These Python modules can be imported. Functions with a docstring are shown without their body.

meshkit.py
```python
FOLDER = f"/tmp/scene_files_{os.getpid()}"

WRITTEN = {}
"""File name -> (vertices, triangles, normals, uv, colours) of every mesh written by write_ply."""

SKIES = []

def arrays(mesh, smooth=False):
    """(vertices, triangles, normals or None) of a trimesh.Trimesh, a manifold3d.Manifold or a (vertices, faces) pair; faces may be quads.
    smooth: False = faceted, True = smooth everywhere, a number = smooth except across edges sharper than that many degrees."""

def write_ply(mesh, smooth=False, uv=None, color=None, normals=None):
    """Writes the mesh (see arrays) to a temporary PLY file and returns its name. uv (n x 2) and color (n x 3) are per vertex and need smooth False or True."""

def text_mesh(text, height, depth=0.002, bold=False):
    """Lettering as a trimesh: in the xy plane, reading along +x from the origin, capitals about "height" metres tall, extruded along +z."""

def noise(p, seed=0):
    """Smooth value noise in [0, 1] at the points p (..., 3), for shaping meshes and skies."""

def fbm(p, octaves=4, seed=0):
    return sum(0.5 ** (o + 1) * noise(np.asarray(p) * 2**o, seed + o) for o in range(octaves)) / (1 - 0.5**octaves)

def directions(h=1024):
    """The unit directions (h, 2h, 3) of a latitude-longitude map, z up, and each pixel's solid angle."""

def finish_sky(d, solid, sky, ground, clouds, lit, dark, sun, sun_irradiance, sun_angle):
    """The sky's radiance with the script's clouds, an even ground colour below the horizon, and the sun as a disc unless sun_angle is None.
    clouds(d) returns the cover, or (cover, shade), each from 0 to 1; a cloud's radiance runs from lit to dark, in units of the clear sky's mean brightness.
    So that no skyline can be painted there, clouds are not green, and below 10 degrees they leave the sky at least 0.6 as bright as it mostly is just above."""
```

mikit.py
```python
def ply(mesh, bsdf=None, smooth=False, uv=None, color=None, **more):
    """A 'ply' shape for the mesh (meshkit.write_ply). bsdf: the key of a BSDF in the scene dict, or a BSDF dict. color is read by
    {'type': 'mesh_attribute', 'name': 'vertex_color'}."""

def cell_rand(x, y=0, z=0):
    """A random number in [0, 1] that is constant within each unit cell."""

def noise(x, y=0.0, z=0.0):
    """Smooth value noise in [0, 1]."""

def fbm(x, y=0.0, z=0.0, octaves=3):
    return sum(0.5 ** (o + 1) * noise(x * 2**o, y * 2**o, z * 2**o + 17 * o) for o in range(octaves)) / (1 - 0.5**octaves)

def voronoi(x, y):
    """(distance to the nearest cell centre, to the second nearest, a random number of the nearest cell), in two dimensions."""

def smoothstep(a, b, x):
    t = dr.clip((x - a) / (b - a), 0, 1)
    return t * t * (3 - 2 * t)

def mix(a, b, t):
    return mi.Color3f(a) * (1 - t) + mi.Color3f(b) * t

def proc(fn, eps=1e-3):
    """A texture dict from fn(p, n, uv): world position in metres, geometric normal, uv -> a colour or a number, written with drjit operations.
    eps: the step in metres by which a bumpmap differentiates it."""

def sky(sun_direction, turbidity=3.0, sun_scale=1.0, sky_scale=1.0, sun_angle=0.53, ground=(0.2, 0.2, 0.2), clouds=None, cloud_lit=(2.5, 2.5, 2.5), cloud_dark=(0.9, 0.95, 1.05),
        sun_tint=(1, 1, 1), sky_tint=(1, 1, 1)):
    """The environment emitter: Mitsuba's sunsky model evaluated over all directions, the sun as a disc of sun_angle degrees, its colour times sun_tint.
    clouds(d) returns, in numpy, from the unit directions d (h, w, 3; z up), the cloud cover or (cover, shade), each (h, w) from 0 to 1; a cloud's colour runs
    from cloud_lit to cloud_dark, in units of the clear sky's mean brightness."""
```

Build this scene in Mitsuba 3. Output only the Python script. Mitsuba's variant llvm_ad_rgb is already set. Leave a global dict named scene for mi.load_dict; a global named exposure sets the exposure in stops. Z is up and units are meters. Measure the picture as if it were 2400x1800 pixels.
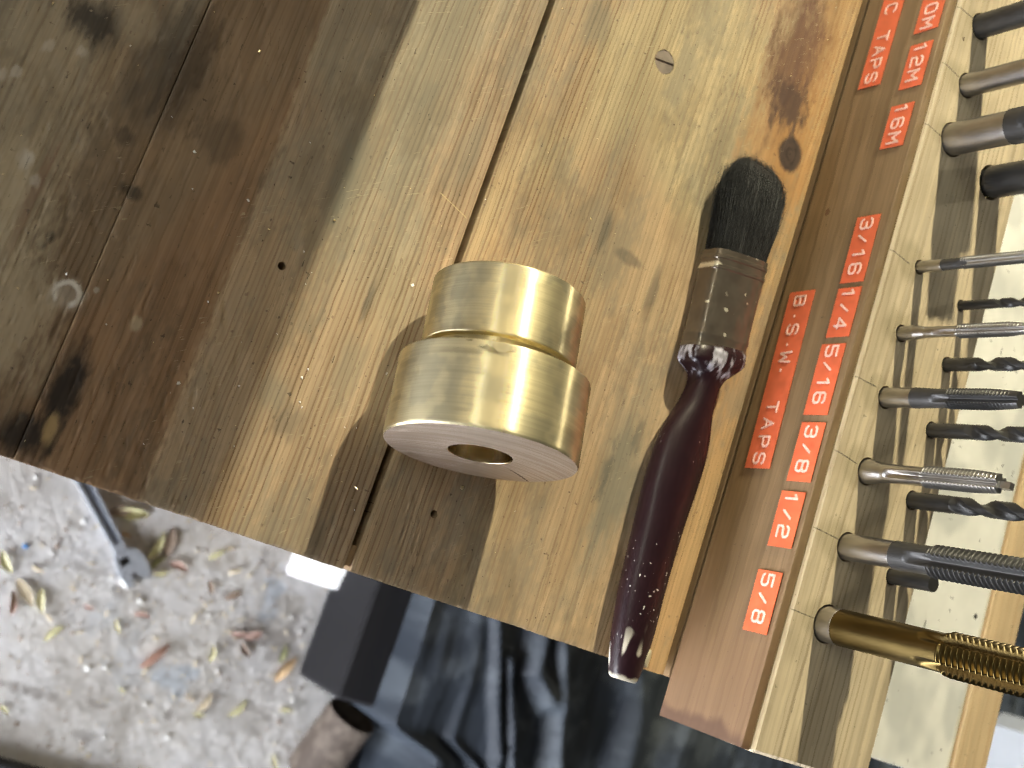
import math, random
import numpy as np, trimesh, drjit as dr, mitsuba as mi, mikit, manifold3d as m3
from shapely.geometry import Polygon, LineString, Point, box as sbox
from shapely.ops import unary_union
from shapely import affinity
from mikit import noise, fbm, smoothstep, mix, ply, proc, cell_rand, voronoi

T = mi.ScalarTransform4f
rng = random.Random(7)
nrg = np.random.default_rng(11)
scene, labels = {}, {}
exposure = 0.0

# ------------------------------------------------------------------ camera (metres; bench top is z = 0, planks run along y)
CAM_RIGHT = (0.78627, 0.31749, 0.53009)
CAM_DOWN = (0.37128, -0.92851, 0.00541)
CAM_FWD = (0.49390, 0.19256, -0.84793)
CAM_POS = (0.0, 0.0, 0.35)
Mc = np.eye(4)
Mc[:3, 0], Mc[:3, 1], Mc[:3, 2], Mc[:3, 3] = -np.array(CAM_RIGHT), -np.array(CAM_DOWN), CAM_FWD, CAM_POS
scene['camera'] = {'type': 'thinlens', 'to_world': T(Mc.tolist()), 'fov': 50.36, 'fov_axis': 'x', 'aperture_radius': 0.0014,
                   'focus_distance': 0.382, 'near_clip': 0.01, 'far_clip': 60.0}

# ------------------------------------------------------------------ lamps: a warm bulb past the far end of the bench, a weaker one low on the right, the open doorway
def lamp(key, pos, r, rgb, label):
    scene[key] = {'type': 'sphere', 'center': list(pos), 'radius': r, 'emitter': {'type': 'area', 'radiance': {'type': 'rgb', 'value': list(rgb)}}}
    labels[key] = {'label': label, 'category': 'lamp'}

lamp('work_lamp', (0.085, 1.28, 0.90), 0.015, (13600, 12300, 8600), 'bare warm lamp hanging past the far end of the bench')
lamp('wall_lamp', (1.60, 0.98, 0.47), 0.035, (330, 295, 215), 'small warm lamp low on the right beyond the tap stand')

def look(o, t, up=(0, 0, 1)):
    return T().look_at(origin=list(o), target=list(t), up=list(up))

scene['doorway'] = {'type': 'rectangle', 'to_world': look((-1.15, -1.75, -0.25), (0.25, 0.0, -0.60)) @ T().scale([1.0, 0.56, 1]),
                    'emitter': {'type': 'area', 'radiance': {'type': 'rgb', 'value': [21.5, 22.0, 23.4]}}}
labels['doorway'] = {'label': 'bright open doorway letting daylight in at the near end of the bench', 'category': 'doorway'}
tube_pose = T().look_at(origin=[-1.25, 0.75, 1.55], target=[0.18, 0.07, 0.05], up=[0, 1, 0])
scene['added_fill_tube'] = {'type': 'rectangle', 'to_world': tube_pose @ T().scale([0.06, 0.75, 1]), 'emitter': {'type': 'area', 'radiance': {'type': 'rgb', 'value': [24.0, 24.5, 21.0]}}}  # unseen tube added for the brass highlight, widened as fill for the left planks
labels['added_fill_tube'] = {'label': 'unseen tube light added high on the left for highlights and fill', 'category': 'lamp'}
scene['room_light'] = {'type': 'constant', 'radiance': {'type': 'rgb', 'value': [0.066, 0.063, 0.058]}}

# ------------------------------------------------------------------ materials
def rgb(*c): return {'type': 'rgb', 'value': list(c)}
def mat(key, **kw):
    scene[key] = kw
    return key
def principled(key, color, rough, bump=None, eps=2e-4, **kw):
    d = {'type': 'principled', 'base_color': color if isinstance(color, dict) else rgb(*color), 'roughness': rough, **kw}
    if bump is not None:
        d = {'type': 'bumpmap', 'arbitrary': proc(bump, eps=eps), 'scale': 1.0, 'bsdf': d}
    scene[key] = {'type': 'twosided', 'bsdf': d}
    return key

def blob(x, y, cx, cy, sx, sy, w, amp=0.9, lo=0.35, hi=1.2):
    d = dr.sqrt(dr.square((x - cx) / sx) + dr.square((y - cy) / sy)) + (w - 0.5) * (amp + 0.9)
    return 1 - smoothstep(lo, hi, d)

def grain(c, y, seed, pitch, warp=0.004):
    """Growth rings on a plain-sawn face: c across the grain, y along it. Returns (latewood line, fibre, slow tone)."""
    cc = c + (noise(y * 6 + seed, c * 7, seed) - 0.5) * warp + (noise(y * 31, c * 60, seed) - 0.5) * warp * 0.22
    slow = fbm(cc * 30 + seed, y * 2.6, seed)
    ph = cc / pitch + noise(cc * 24, y * 2.0, seed + 5) * 5.5 + (noise(cc * 420, y * 150, seed) - 0.5) * 0.22
    ring = dr.floor(ph)
    s = ph - ring
    r = cell_rand(ring, seed)
    top = 0.72 + 0.2 * r
    line = smoothstep(0.30 + 0.3 * r, top, s) * (1 - smoothstep(top, 1.0, s)) * (0.25 + 0.75 * cell_rand(ring, seed, 3))
    fib = noise(cc * 2400, y * 70, seed) * 0.5 + noise(cc * 800, y * 20, seed + 2) * 0.5
    return line, fib, slow * 0.7 + 0.3 * r

def bench_color(p, n, uv):
    x, y = p.x, p.y
    second = smoothstep(0.0508, 0.0511, x)
    third = smoothstep(0.1650, 0.1654, x)
    line, fib, slow = grain(x + third * 0.013, y, 4.0 + third * 9 + second * 3, 0.0021)
    hi = fbm(x * 560, y * 210, 2.5, 3)
    w = fbm(x * 150, y * 46, 1.5, 3) * 0.55 + hi * 0.45
    w2 = fbm(x * 60 + 9, y * 26, 7.7, 4)
    w3 = fbm(x * 19 + 4, y * 9, 3.3, 3)
    streak = noise(x * 330, y * 4.5, 6.5)
    sp = noise(x * 900, y * 620, 3)
    # sapwood tan, greyer on the middle board, golden on the wide one, redder towards the cut end
    tan = mix((0.380, 0.322, 0.228), (0.448, 0.364, 0.222), third)
    tan = mix(tan, (0.41, 0.290, 0.182), smoothstep(0.44, 0.58, w3 + 0.10 * smoothstep(0.12, -0.02, y)) * 0.7)
    tan = mix(tan, (0.42, 0.270, 0.125), third * 0.8 * smoothstep(0.272, 0.305, x + (w - 0.5) * 0.02))
    c = tan * (0.74 + 0.50 * slow) * (0.82 + 0.34 * streak)
    wear = smoothstep(0.30, 0.62, noise(x * 34, y * 9, 6))
    c = mix(c, mi.Color3f(c) * mi.Color3f(0.50, 0.40, 0.31), line * (0.34 + 0.55 * wear))
    c = c * (0.80 + 0.36 * fib)
    # handled-in dirt: grey-brown film in ragged patches that follow the grain, brown rubbed spots
    c = mix(c, (0.215, 0.200, 0.155), smoothstep(0.46, 0.74, w2 + (hi - 0.5) * 0.45) * 0.50)
    c = mix(c, mi.Color3f(c) * mi.Color3f(0.70, 0.62, 0.53), smoothstep(0.50, 0.66, fbm(x * 95 + 2, y * 34, 11.0, 3) + (hi - 0.5) * 0.3) * 0.32)
    c = mix(c, mi.Color3f(c) * mi.Color3f(1.18, 1.15, 1.10), smoothstep(0.52, 0.70, fbm(x * 70 + 8, y * 40, 4.0, 3)) * 0.4)
    for cx, cy, sx, sy, k in ((0.2642, 0.0576, 0.0125, 0.036, 0.72), (0.1150, 0.125, 0.006, 0.027, 0.70), (0.1549, 0.150, 0.006, 0.019, 0.45), (0.1316, 0.188, 0.011, 0.045, 0.35),
                              (0.1867, 0.227, 0.009, 0.014, 0.5), (0.1195, 0.0418, 0.006, 0.009, 0.45), (0.140, 0.060, 0.007, 0.016, 0.4)):
        c = mix(c, (0.19, 0.185, 0.145), blob(x, y, cx, cy, sx, sy, w) * k)
    for cx, cy, sx, sy, k in ((0.2225, 0.1527, 0.0028, 0.010, 0.72), (0.2363, 0.1477, 0.0085, 0.0028, 0.55), (0.2534, 0.1390, 0.0030, 0.013, 0.5), (0.1379, 0.0843, 0.0018, 0.010, 0.7),
                              (0.2590, 0.062, 0.0022, 0.016, 0.6), (0.269, 0.082, 0.003, 0.008, 0.5), (0.1255, 0.0342, 0.008, 0.007, 0.5), (0.0518, 0.0832, 0.0042, 0.0024, 0.8)):
        c = mix(c, (0.075, 0.078, 0.070), blob(x, y, cx, cy, sx, sy, w, 1.5) * k * (0.55 + 0.6 * fib))
    # purple-brown heart round the knot at the far right, with an orange rim
    c = mix(c, (0.40, 0.19, 0.060), blob(x, y, 0.2950, 0.240, 0.026, 0.060, w, 0.9) * 0.55)
    c = mix(c, (0.125, 0.070, 0.050), blob(x, y, 0.2890, 0.274, 0.0200, 0.044, w, 1.2, 0.3, 1.15) * 0.92 * (0.75 + 0.35 * fib))
    c = mix(c, (0.075, 0.047, 0.038), blob(x, y, 0.2935, 0.2510, 0.014, 0.014, w, 1.5) * 0.85)
    kd = dr.sqrt(dr.square((x - 0.3022) / 0.0082) + dr.square((y - 0.2302) / 0.0092)) + (w - 0.5) * 0.45
    c = mix(c, mi.Color3f(0.060, 0.040, 0.032) * (0.6 + 0.7 * noise(kd * 7, x * 400)), 1 - smoothstep(0.70, 1.05, kd))
    # oil and grease on the left boards; upper patches also paint soft shade
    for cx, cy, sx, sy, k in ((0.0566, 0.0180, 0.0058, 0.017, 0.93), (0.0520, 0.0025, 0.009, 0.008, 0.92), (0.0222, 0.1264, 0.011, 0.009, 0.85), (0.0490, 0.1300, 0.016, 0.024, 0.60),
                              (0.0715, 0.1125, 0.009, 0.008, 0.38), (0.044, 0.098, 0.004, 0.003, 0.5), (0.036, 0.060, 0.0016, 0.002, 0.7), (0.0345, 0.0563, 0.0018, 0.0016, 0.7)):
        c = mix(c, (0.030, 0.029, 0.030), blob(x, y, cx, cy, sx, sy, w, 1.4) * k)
    # darker bands running with the grain, fading out partway across the middle board
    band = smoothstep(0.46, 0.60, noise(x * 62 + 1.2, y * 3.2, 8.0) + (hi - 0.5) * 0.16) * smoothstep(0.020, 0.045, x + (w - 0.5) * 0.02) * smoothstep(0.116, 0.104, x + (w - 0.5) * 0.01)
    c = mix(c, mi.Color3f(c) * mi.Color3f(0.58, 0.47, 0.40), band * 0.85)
    c = mix(c, (0.42, 0.30, 0.15), blob(x, y, 0.0573, 0.0062, 0.0022, 0.0055, w, 0.8) * 0.85)
    for cx, cy, sx, sy, k in ((0.0344, 0.1329, 0.007, 0.009, 0.4), (0.0234, 0.0655, 0.014, 0.018, 0.6), (0.0689, 0.0457, 0.0024, 0.0024, 0.6), (0.1661, 0.0119, 0.0035, 0.0040, 0.32), (0.036, 0.030, 0.014, 0.026, 0.65), (0.010, 0.052, 0.014, 0.020, 0.55)):
        c = mix(c, (0.47, 0.40, 0.28), blob(x, y, cx, cy, sx, sy, w, 1.1) * k)  # pale spots; the broad ones at left put extra daylight into the wood
    c = mix(c, (0.16, 0.075, 0.045), blob(x, y, 0.0273, 0.070, 0.0026, 0.020, w, 1.2) * 0.5)
    # ring of dried white paint
    dx, dy = x - 0.0468, y - 0.0462
    rr = dr.sqrt(dr.square(dx) + dr.square(dy)) + (w - 0.5) * 0.0030
    ring = smoothstep(0.0020, 0.0031, rr) * (1 - smoothstep(0.0034, 0.0048, rr)) * smoothstep(0.30, 0.6, noise(x * 260, y * 260, 5) + 0.12)
    c = mix(c, (0.72, 0.70, 0.65), ring * 0.95)
    c = mix(c, (0.55, 0.52, 0.46), blob(x, y, 0.0468, 0.0462, 0.0058, 0.0058, w, 1.4) * 0.30)
    for cx, cy, r in ((0.0492, 0.0490, 0.0011), (0.0538, 0.0505, 0.0009), (0.022, 0.0790, 0.0016), (0.0095, 0.101, 0.0016), (0.0062, 0.0975, 0.0022), (0.023, 0.116, 0.0018), (0.0145, 0.113, 0.0022), (0.0215, 0.0775, 0.0024), (0.026, 0.0735, 0.002)):
        c = mix(c, (0.54, 0.51, 0.45), blob(x, y, cx, cy, r, r * 1.3, w, 2.0) * 0.5)
    # pin-prick dirt, short scratches
    c = mix(c, (0.05, 0.04, 0.03), smoothstep(0.92, 0.97, sp) * smoothstep(0.45, 0.6, w) * 0.65)
    pits = noise(x * 1500, y * 380, 8)
    c = mix(c, (0.10, 0.07, 0.045), smoothstep(0.92, 0.98, pits) * 0.45)
    sa = noise(x * 210 + y * 160, (x * 0.6 - y * 0.8) * 2600, 4)
    c = mix(c, (0.48, 0.41, 0.28), smoothstep(0.90, 0.96, sa) * smoothstep(0.45, 0.65, noise(x * 45, y * 45, 12)) * 0.45)
    sb = noise(x * 90 - y * 300, (x * 0.95 + y * 0.3) * 2400, 9)
    c = mix(c, mi.Color3f(c) * 0.6, smoothstep(0.92, 0.97, sb) * smoothstep(0.5, 0.66, noise(x * 38, y * 38, 2)) * 0.5)
    sc = dr.abs((y - 0.13248) + 0.27 * (x - 0.1492))
    c = mix(c, (0.58, 0.47, 0.26), (1 - smoothstep(0.0, 0.00035, sc)) * smoothstep(0.1485, 0.150, x) * smoothstep(0.1632, 0.162, x) * 0.7)
    return c

def bench_bump(p, n, uv):
    third = smoothstep(0.1650, 0.1654, p.x)
    second = smoothstep(0.0508, 0.0511, p.x)
    line, fib, slow = grain(p.x + third * 0.013, p.y, 4.0 + third * 9 + second * 3, 0.0021)
    return line * 0.00004 + fib * 0.00005 + noise(p.x * 300, p.y * 200, 2) * 0.00016 + smoothstep(0.80, 0.95, noise(p.x * 480, p.y * 190, 8)) * -0.00022

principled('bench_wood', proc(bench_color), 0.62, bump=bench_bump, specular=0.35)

def plain_wood(seed, light, dark, pitch, cross, rough=0.6, dirt=0.3, marks=None, warp=0.004):
    def color(p, n, uv):
        c0, a = cross(p)
        line, fib, slow = grain(c0, a, seed, pitch, warp)
        w = fbm(c0 * 110 + seed, a * 40, 2.2)
        c = mi.Color3f(light) * (0.68 + 0.58 * slow)
        c = mix(c, dark, line * (0.35 + 0.5 * noise(c0 * 50, a * 9, seed)))
        c = c * (0.87 + 0.25 * fib)
        c = mix(c, mi.Color3f(c) * mi.Color3f(0.62, 0.60, 0.56), smoothstep(0.45, 0.72, w) * dirt)
        c = mix(c, (0.08, 0.06, 0.045), smoothstep(0.95, 0.985, noise(c0 * 800, a * 420, seed)) * 0.45)
        return c if marks is None else marks(p, c, w)
    def bump(p, n, uv):
        c0, a = cross(p)
        line, fib, slow = grain(c0, a, seed, pitch, warp)
        return line * 0.00008 + fib * 0.00008
    return color, bump

def fascia_marks(p, c, w):
    red = smoothstep(0.085, -0.02, p.y + (w - 0.5) * 0.08)
    c = mix(c, mi.Color3f(0.165, 0.092, 0.052) * (0.8 + 0.4 * w), red * 0.55)
    end = smoothstep(-0.0145, -0.0195, p.y + (w - 0.5) * 0.012)
    c = mix(c, (0.085, 0.045, 0.032), end * 0.7)
    k = dr.sqrt(dr.square((p.y - 0.209) / 0.0022) + dr.square((p.z - 0.013) / 0.0014)) + (w - 0.5)
    c = mix(c, (0.12, 0.06, 0.03), (1 - smoothstep(0.6, 1.0, k)) * 0.8)
    return c
col, bmp = plain_wood(21.0, (0.235, 0.158, 0.085), (0.135, 0.083, 0.042), 0.0056, lambda p: (p.z + p.x * 0.6, p.y), 0.5, 0.35, fascia_marks)
principled('fascia_wood', proc(col), 0.50, bump=bmp, specular=0.4)

TAP_Y = (0.3059, 0.2768, 0.2501, 0.1897, 0.1591, 0.1307, 0.0985, 0.0664, 0.0345)
def tread_marks(p, c, w):
    for yy, x1, sl in ((0.3059, 0.337, 0.05), (0.2782, 0.338, -0.06), (0.2483, 0.337, -0.05), (0.1889, 0.3385, -0.06), (0.1321, 0.339, 0.035), (0.1003, 0.3395, -0.07), (0.0680, 0.3415, -0.02), (0.0347, 0.3390, 0.0)):
        d = dr.abs(p.y - yy - sl * (p.x - 0.3268))
        c = mix(c, (0.07, 0.065, 0.055), (1 - smoothstep(0.00015, 0.00042, d)) * smoothstep(0.3262, 0.3268, p.x) * smoothstep(x1 + 0.001, x1, p.x) * (0.35 + 0.5 * noise(p.x * 1600, p.y * 60, 3)))
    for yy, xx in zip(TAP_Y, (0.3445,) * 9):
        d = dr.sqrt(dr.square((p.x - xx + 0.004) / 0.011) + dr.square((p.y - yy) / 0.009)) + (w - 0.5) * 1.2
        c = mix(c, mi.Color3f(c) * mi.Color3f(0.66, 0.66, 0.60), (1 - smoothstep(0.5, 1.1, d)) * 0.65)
    d = dr.sqrt(dr.square((p.x - 0.3345) / 0.0008) + dr.square((p.y - 0.2945) / 0.0013))
    return mix(c, (0.13, 0.09, 0.05), 1 - smoothstep(0.7, 1.0, d))
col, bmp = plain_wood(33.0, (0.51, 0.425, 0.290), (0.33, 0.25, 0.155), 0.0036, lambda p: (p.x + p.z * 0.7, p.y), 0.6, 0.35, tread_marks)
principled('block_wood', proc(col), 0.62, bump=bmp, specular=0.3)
col, bmp = plain_wood(45.0, (0.56, 0.42, 0.25), (0.46, 0.31, 0.17), 0.0090, lambda p: (p.x, p.y), 0.6, 0.15)
principled('pale_wood', proc(col), 0.62, bump=bmp, specular=0.3)
col, bmp = plain_wood(57.0, (0.30, 0.20, 0.11), (0.19, 0.12, 0.06), 0.0060, lambda p: (p.x + p.z, p.y), 0.6, 0.3)
principled('under_wood', proc(col), 0.7, bump=bmp, specular=0.2)
col, bmp = plain_wood(63.0, (0.36, 0.27, 0.16), (0.27, 0.18, 0.10), 0.012, lambda p: (p.x, p.z), 0.6, 0.2)
principled('plywood', proc(col), 0.6)

def white_color(p, n, uv):
    w = fbm(p.x * 60, p.y * 60, 3.0, 4)
    c = mi.Color3f(0.80, 0.80, 0.75) * (0.86 + 0.2 * w)
    c = mix(c, (0.44, 0.46, 0.45), smoothstep(0.48, 0.68, fbm(p.x * 38 + 5, p.y * 25, 1.0)) * 0.55)
    c = mix(c, (0.10, 0.10, 0.095), smoothstep(0.93, 0.98, noise(p.x * 300, p.y * 300, 1)) * 0.6)
    d = dr.sqrt(dr.square((p.x - 0.5115) / 0.0022) + dr.square((p.y - 0.073) / 0.0020)) + (w - 0.5)
    c = mix(c, (0.035, 0.035, 0.035), 1 - smoothstep(0.7, 1.0, d))
    edge = smoothstep(0.5175, 0.519, p.x + (w - 0.5) * 0.004)
    return mix(c, (0.55, 0.47, 0.33), edge * 0.6)
principled('white_paint', proc(white_color), 0.42, bump=lambda p, n, uv: fbm(p.x * 220, p.y * 120, 1) * 0.00012, specular=0.5)

def concrete_color(p, n, uv):
    a = fbm(p.x * 9, p.y * 9, 1.0, 4)
    b = fbm(p.x * 34 + 3, p.y * 34, 2.0, 4)
    g = noise(p.x * 420, p.y * 420, 1) * 0.5 + noise(p.x * 900, p.y * 900, 2) * 0.5
    c = mix((0.66, 0.645, 0.625), (0.53, 0.51, 0.485), smoothstep(0.38, 0.62, a))
    c = mix(c, (0.40, 0.375, 0.34), smoothstep(0.52, 0.70, b) * 0.6)
    c = mix(c, (0.68, 0.68, 0.69), smoothstep(0.50, 0.66, fbm(p.x * 22 + 11, p.y * 22, 5.0)) * 0.5)
    w = fbm(p.x * 80, p.y * 80, 4.0)
    for cx, cy, sx, sy, k in ((0.489, -0.073, 0.015, 0.030, 0.75), (0.415, -0.188, 0.034, 0.022, 0.8), (0.335, -0.146, 0.04, 0.02, 0.35), (0.37, -0.19, 0.03, 0.02, 0.3)):
        c = mix(c, (0.40, 0.46, 0.53), blob(p.x, p.y, cx, cy, sx, sy, w) * k * 0.8)
    for cx, cy, sx, sy, k in ((0.335, -0.112, 0.03, 0.008, 0.5), (0.35, -0.062, 0.016, 0.018, 0.5), (0.447, -0.087, 0.012, 0.008, 0.6), (0.52, -0.125, 0.02, 0.035, 0.45), (0.28, -0.232, 0.03, 0.006, 0.5), (0.345, -0.232, 0.012, 0.006, 0.5),
                              (0.345, -0.264, 0.012, 0.006, 0.45), (0.425, -0.226, 0.006, 0.010, 0.6), (0.30, -0.10, 0.03, 0.012, 0.35), (0.47, -0.12, 0.03, 0.02, 0.35)):
        c = mix(c, (0.15, 0.125, 0.105), blob(p.x, p.y, cx, cy, sx, sy, w, 1.2) * k)
    return c * (0.88 + 0.24 * g)
principled('concrete', proc(concrete_color), 0.75, bump=lambda p, n, uv: fbm(p.x * 120, p.y * 120, 1) * 0.0012, eps=1e-3, specular=0.3)

# turned brass: rough across the lathe marks, tight along them (u runs round the part)
def brass_tint(p, n, uv):
    w = fbm(uv.x * 9, uv.y * 700, 2.0)
    s = fbm(p.x * 130, p.y * 130, p.z * 130 + 4)
    c = mix((0.82, 0.72, 0.44), (0.60, 0.545, 0.36), smoothstep(0.42, 0.62, s) * 0.85)
    c = c * (0.90 + 0.16 * w)
    # grease left in streaks near the shoulder and the sawn end
    k = noise(uv.x * 16, uv.y * 420, 6)
    near = (1 - smoothstep(0.0010, 0.0065, dr.abs(uv.y - 0.0245))) + (1 - smoothstep(0.002, 0.008, dr.abs(uv.y - 0.0068))) * 0.7
    y_ = uv.y
    c = mix(c, (0.34, 0.29, 0.17), smoothstep(0.62, 0.84, k) * near * 0.45)
    c = c * (0.90 + 0.18 * noise(uv.x * 5, uv.y * 3000, 5.0))
    spot = smoothstep(0.50, 0.66, noise(uv.x * 60, y_ * 900, 2.0)) * (1 - smoothstep(0.0004, 0.0016, dr.abs(y_ - 0.0262 + 0.0010 * dr.sin(uv.x * 90)))) * (1 - smoothstep(0.035, 0.065, dr.abs(uv.x - 0.150)))
    c = mix(c, (0.22, 0.19, 0.11), spot * 0.8)
    return c
def brass_marks(p, n, uv):
    y = uv.y
    fine = noise(y * 9000, 1.0) * 0.000004 + noise(y * 3800, uv.x * 3, 2.0) * 0.000004
    band = smoothstep(0.034, 0.0355, y) * (1 - smoothstep(0.0415, 0.043, y))
    return fine + band * dr.sin(y * 2 * math.pi / 0.00062) * 0.0000065
scene['brass'] = {'type': 'twosided', 'bsdf': {'type': 'bumpmap', 'arbitrary': proc(brass_marks, eps=4e-5), 'scale': 1.0,
                  'bsdf': {'type': 'blendbsdf', 'weight': 0.55,
                  'first': {'type': 'roughconductor', 'material': 'none', 'specular_reflectance': proc(brass_tint), 'distribution': 'ggx', 'alpha_u': 0.050, 'alpha_v': 0.34},
                  'second': {'type': 'roughconductor', 'material': 'none', 'specular_reflectance': proc(brass_tint), 'distribution': 'ggx', 'alpha_u': 0.26, 'alpha_v': 0.42}}}}
scene['shaded_bore_brass'] = {'type': 'twosided', 'bsdf': {'type': 'roughconductor', 'material': 'none', 'specular_reflectance': rgb(0.60, 0.50, 0.31), 'alpha': 0.20}}  # duller brass copy; part of the shade inside the bore is in its colour
def sawn_color(p, n, uv):
    # saw strokes sweep across the disc; one newer cut covers the right part
    q = uv.x * 0.94 + uv.y * 0.34
    r = -uv.x * 0.34 + uv.y * 0.94
    bow = r + 14.0 * q * q
    f = noise(bow * 2200, q * 70, 1) * 0.5 + noise(bow * 800, q * 40, 2) * 0.5
    c = mix((0.76, 0.62, 0.50), (0.92, 0.79, 0.66), smoothstep(0.30, 0.72, f))
    lip = uv.y + 0.0045 + 0.32 * (uv.x - 0.012) + 10 * dr.square(uv.x - 0.012)
    c = mix(c, mi.Color3f(0.70, 0.57, 0.44), smoothstep(0.004, 0.006, uv.x) * smoothstep(-0.001, 0.0005, -lip) * 0.65)
    c = mix(c, (0.16, 0.12, 0.08), (1 - smoothstep(0.0002, 0.0006, dr.abs(lip))) * smoothstep(0.013, 0.019, uv.x) * 0.8)
    return c
def sawn_bump(p, n, uv):
    q = uv.x * 0.94 + uv.y * 0.34
    r = -uv.x * 0.34 + uv.y * 0.94
    bow = r + 14.0 * q * q
    return noise(bow * 2200, q * 70, 1) * 0.00009 + noise(bow * 800, q * 40, 2) * 0.00010
scene['sawn_brass'] = {'type': 'twosided', 'bsdf': {'type': 'bumpmap', 'arbitrary': proc(sawn_bump, eps=1e-4), 'scale': 1.0,
                       'bsdf': {'type': 'roughconductor', 'material': 'none', 'specular_reflectance': proc(sawn_color), 'alpha': 0.42}}}

def steel(key, c, rough, metal=1.0, spec=0.5):
    def col(p, n, uv):
        s = fbm(p.x * 260, p.y * 260, p.z * 90)
        return mi.Color3f(c) * (0.72 + 0.5 * s)
    principled(key, proc(col), rough, metallic=metal, specular=spec)
steel('ground_steel', (0.42, 0.41, 0.40), 0.27)
steel('thread_steel', (0.34, 0.33, 0.31), 0.25, 0.9)
steel('black_steel', (0.050, 0.050, 0.050), 0.38, 0.55)
steel('dull_screw', (0.23, 0.19, 0.155), 0.6, 0.0)
steel('grey_steel', (0.36, 0.35, 0.35), 0.33)
steel('gold_steel', (0.125, 0.090, 0.034), 0.30)
steel('recess_steel', (0.22, 0.25, 0.30), 0.5, 0.1)
steel('wrench_steel', (0.40, 0.43, 0.48), 0.42, 0.2)

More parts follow.
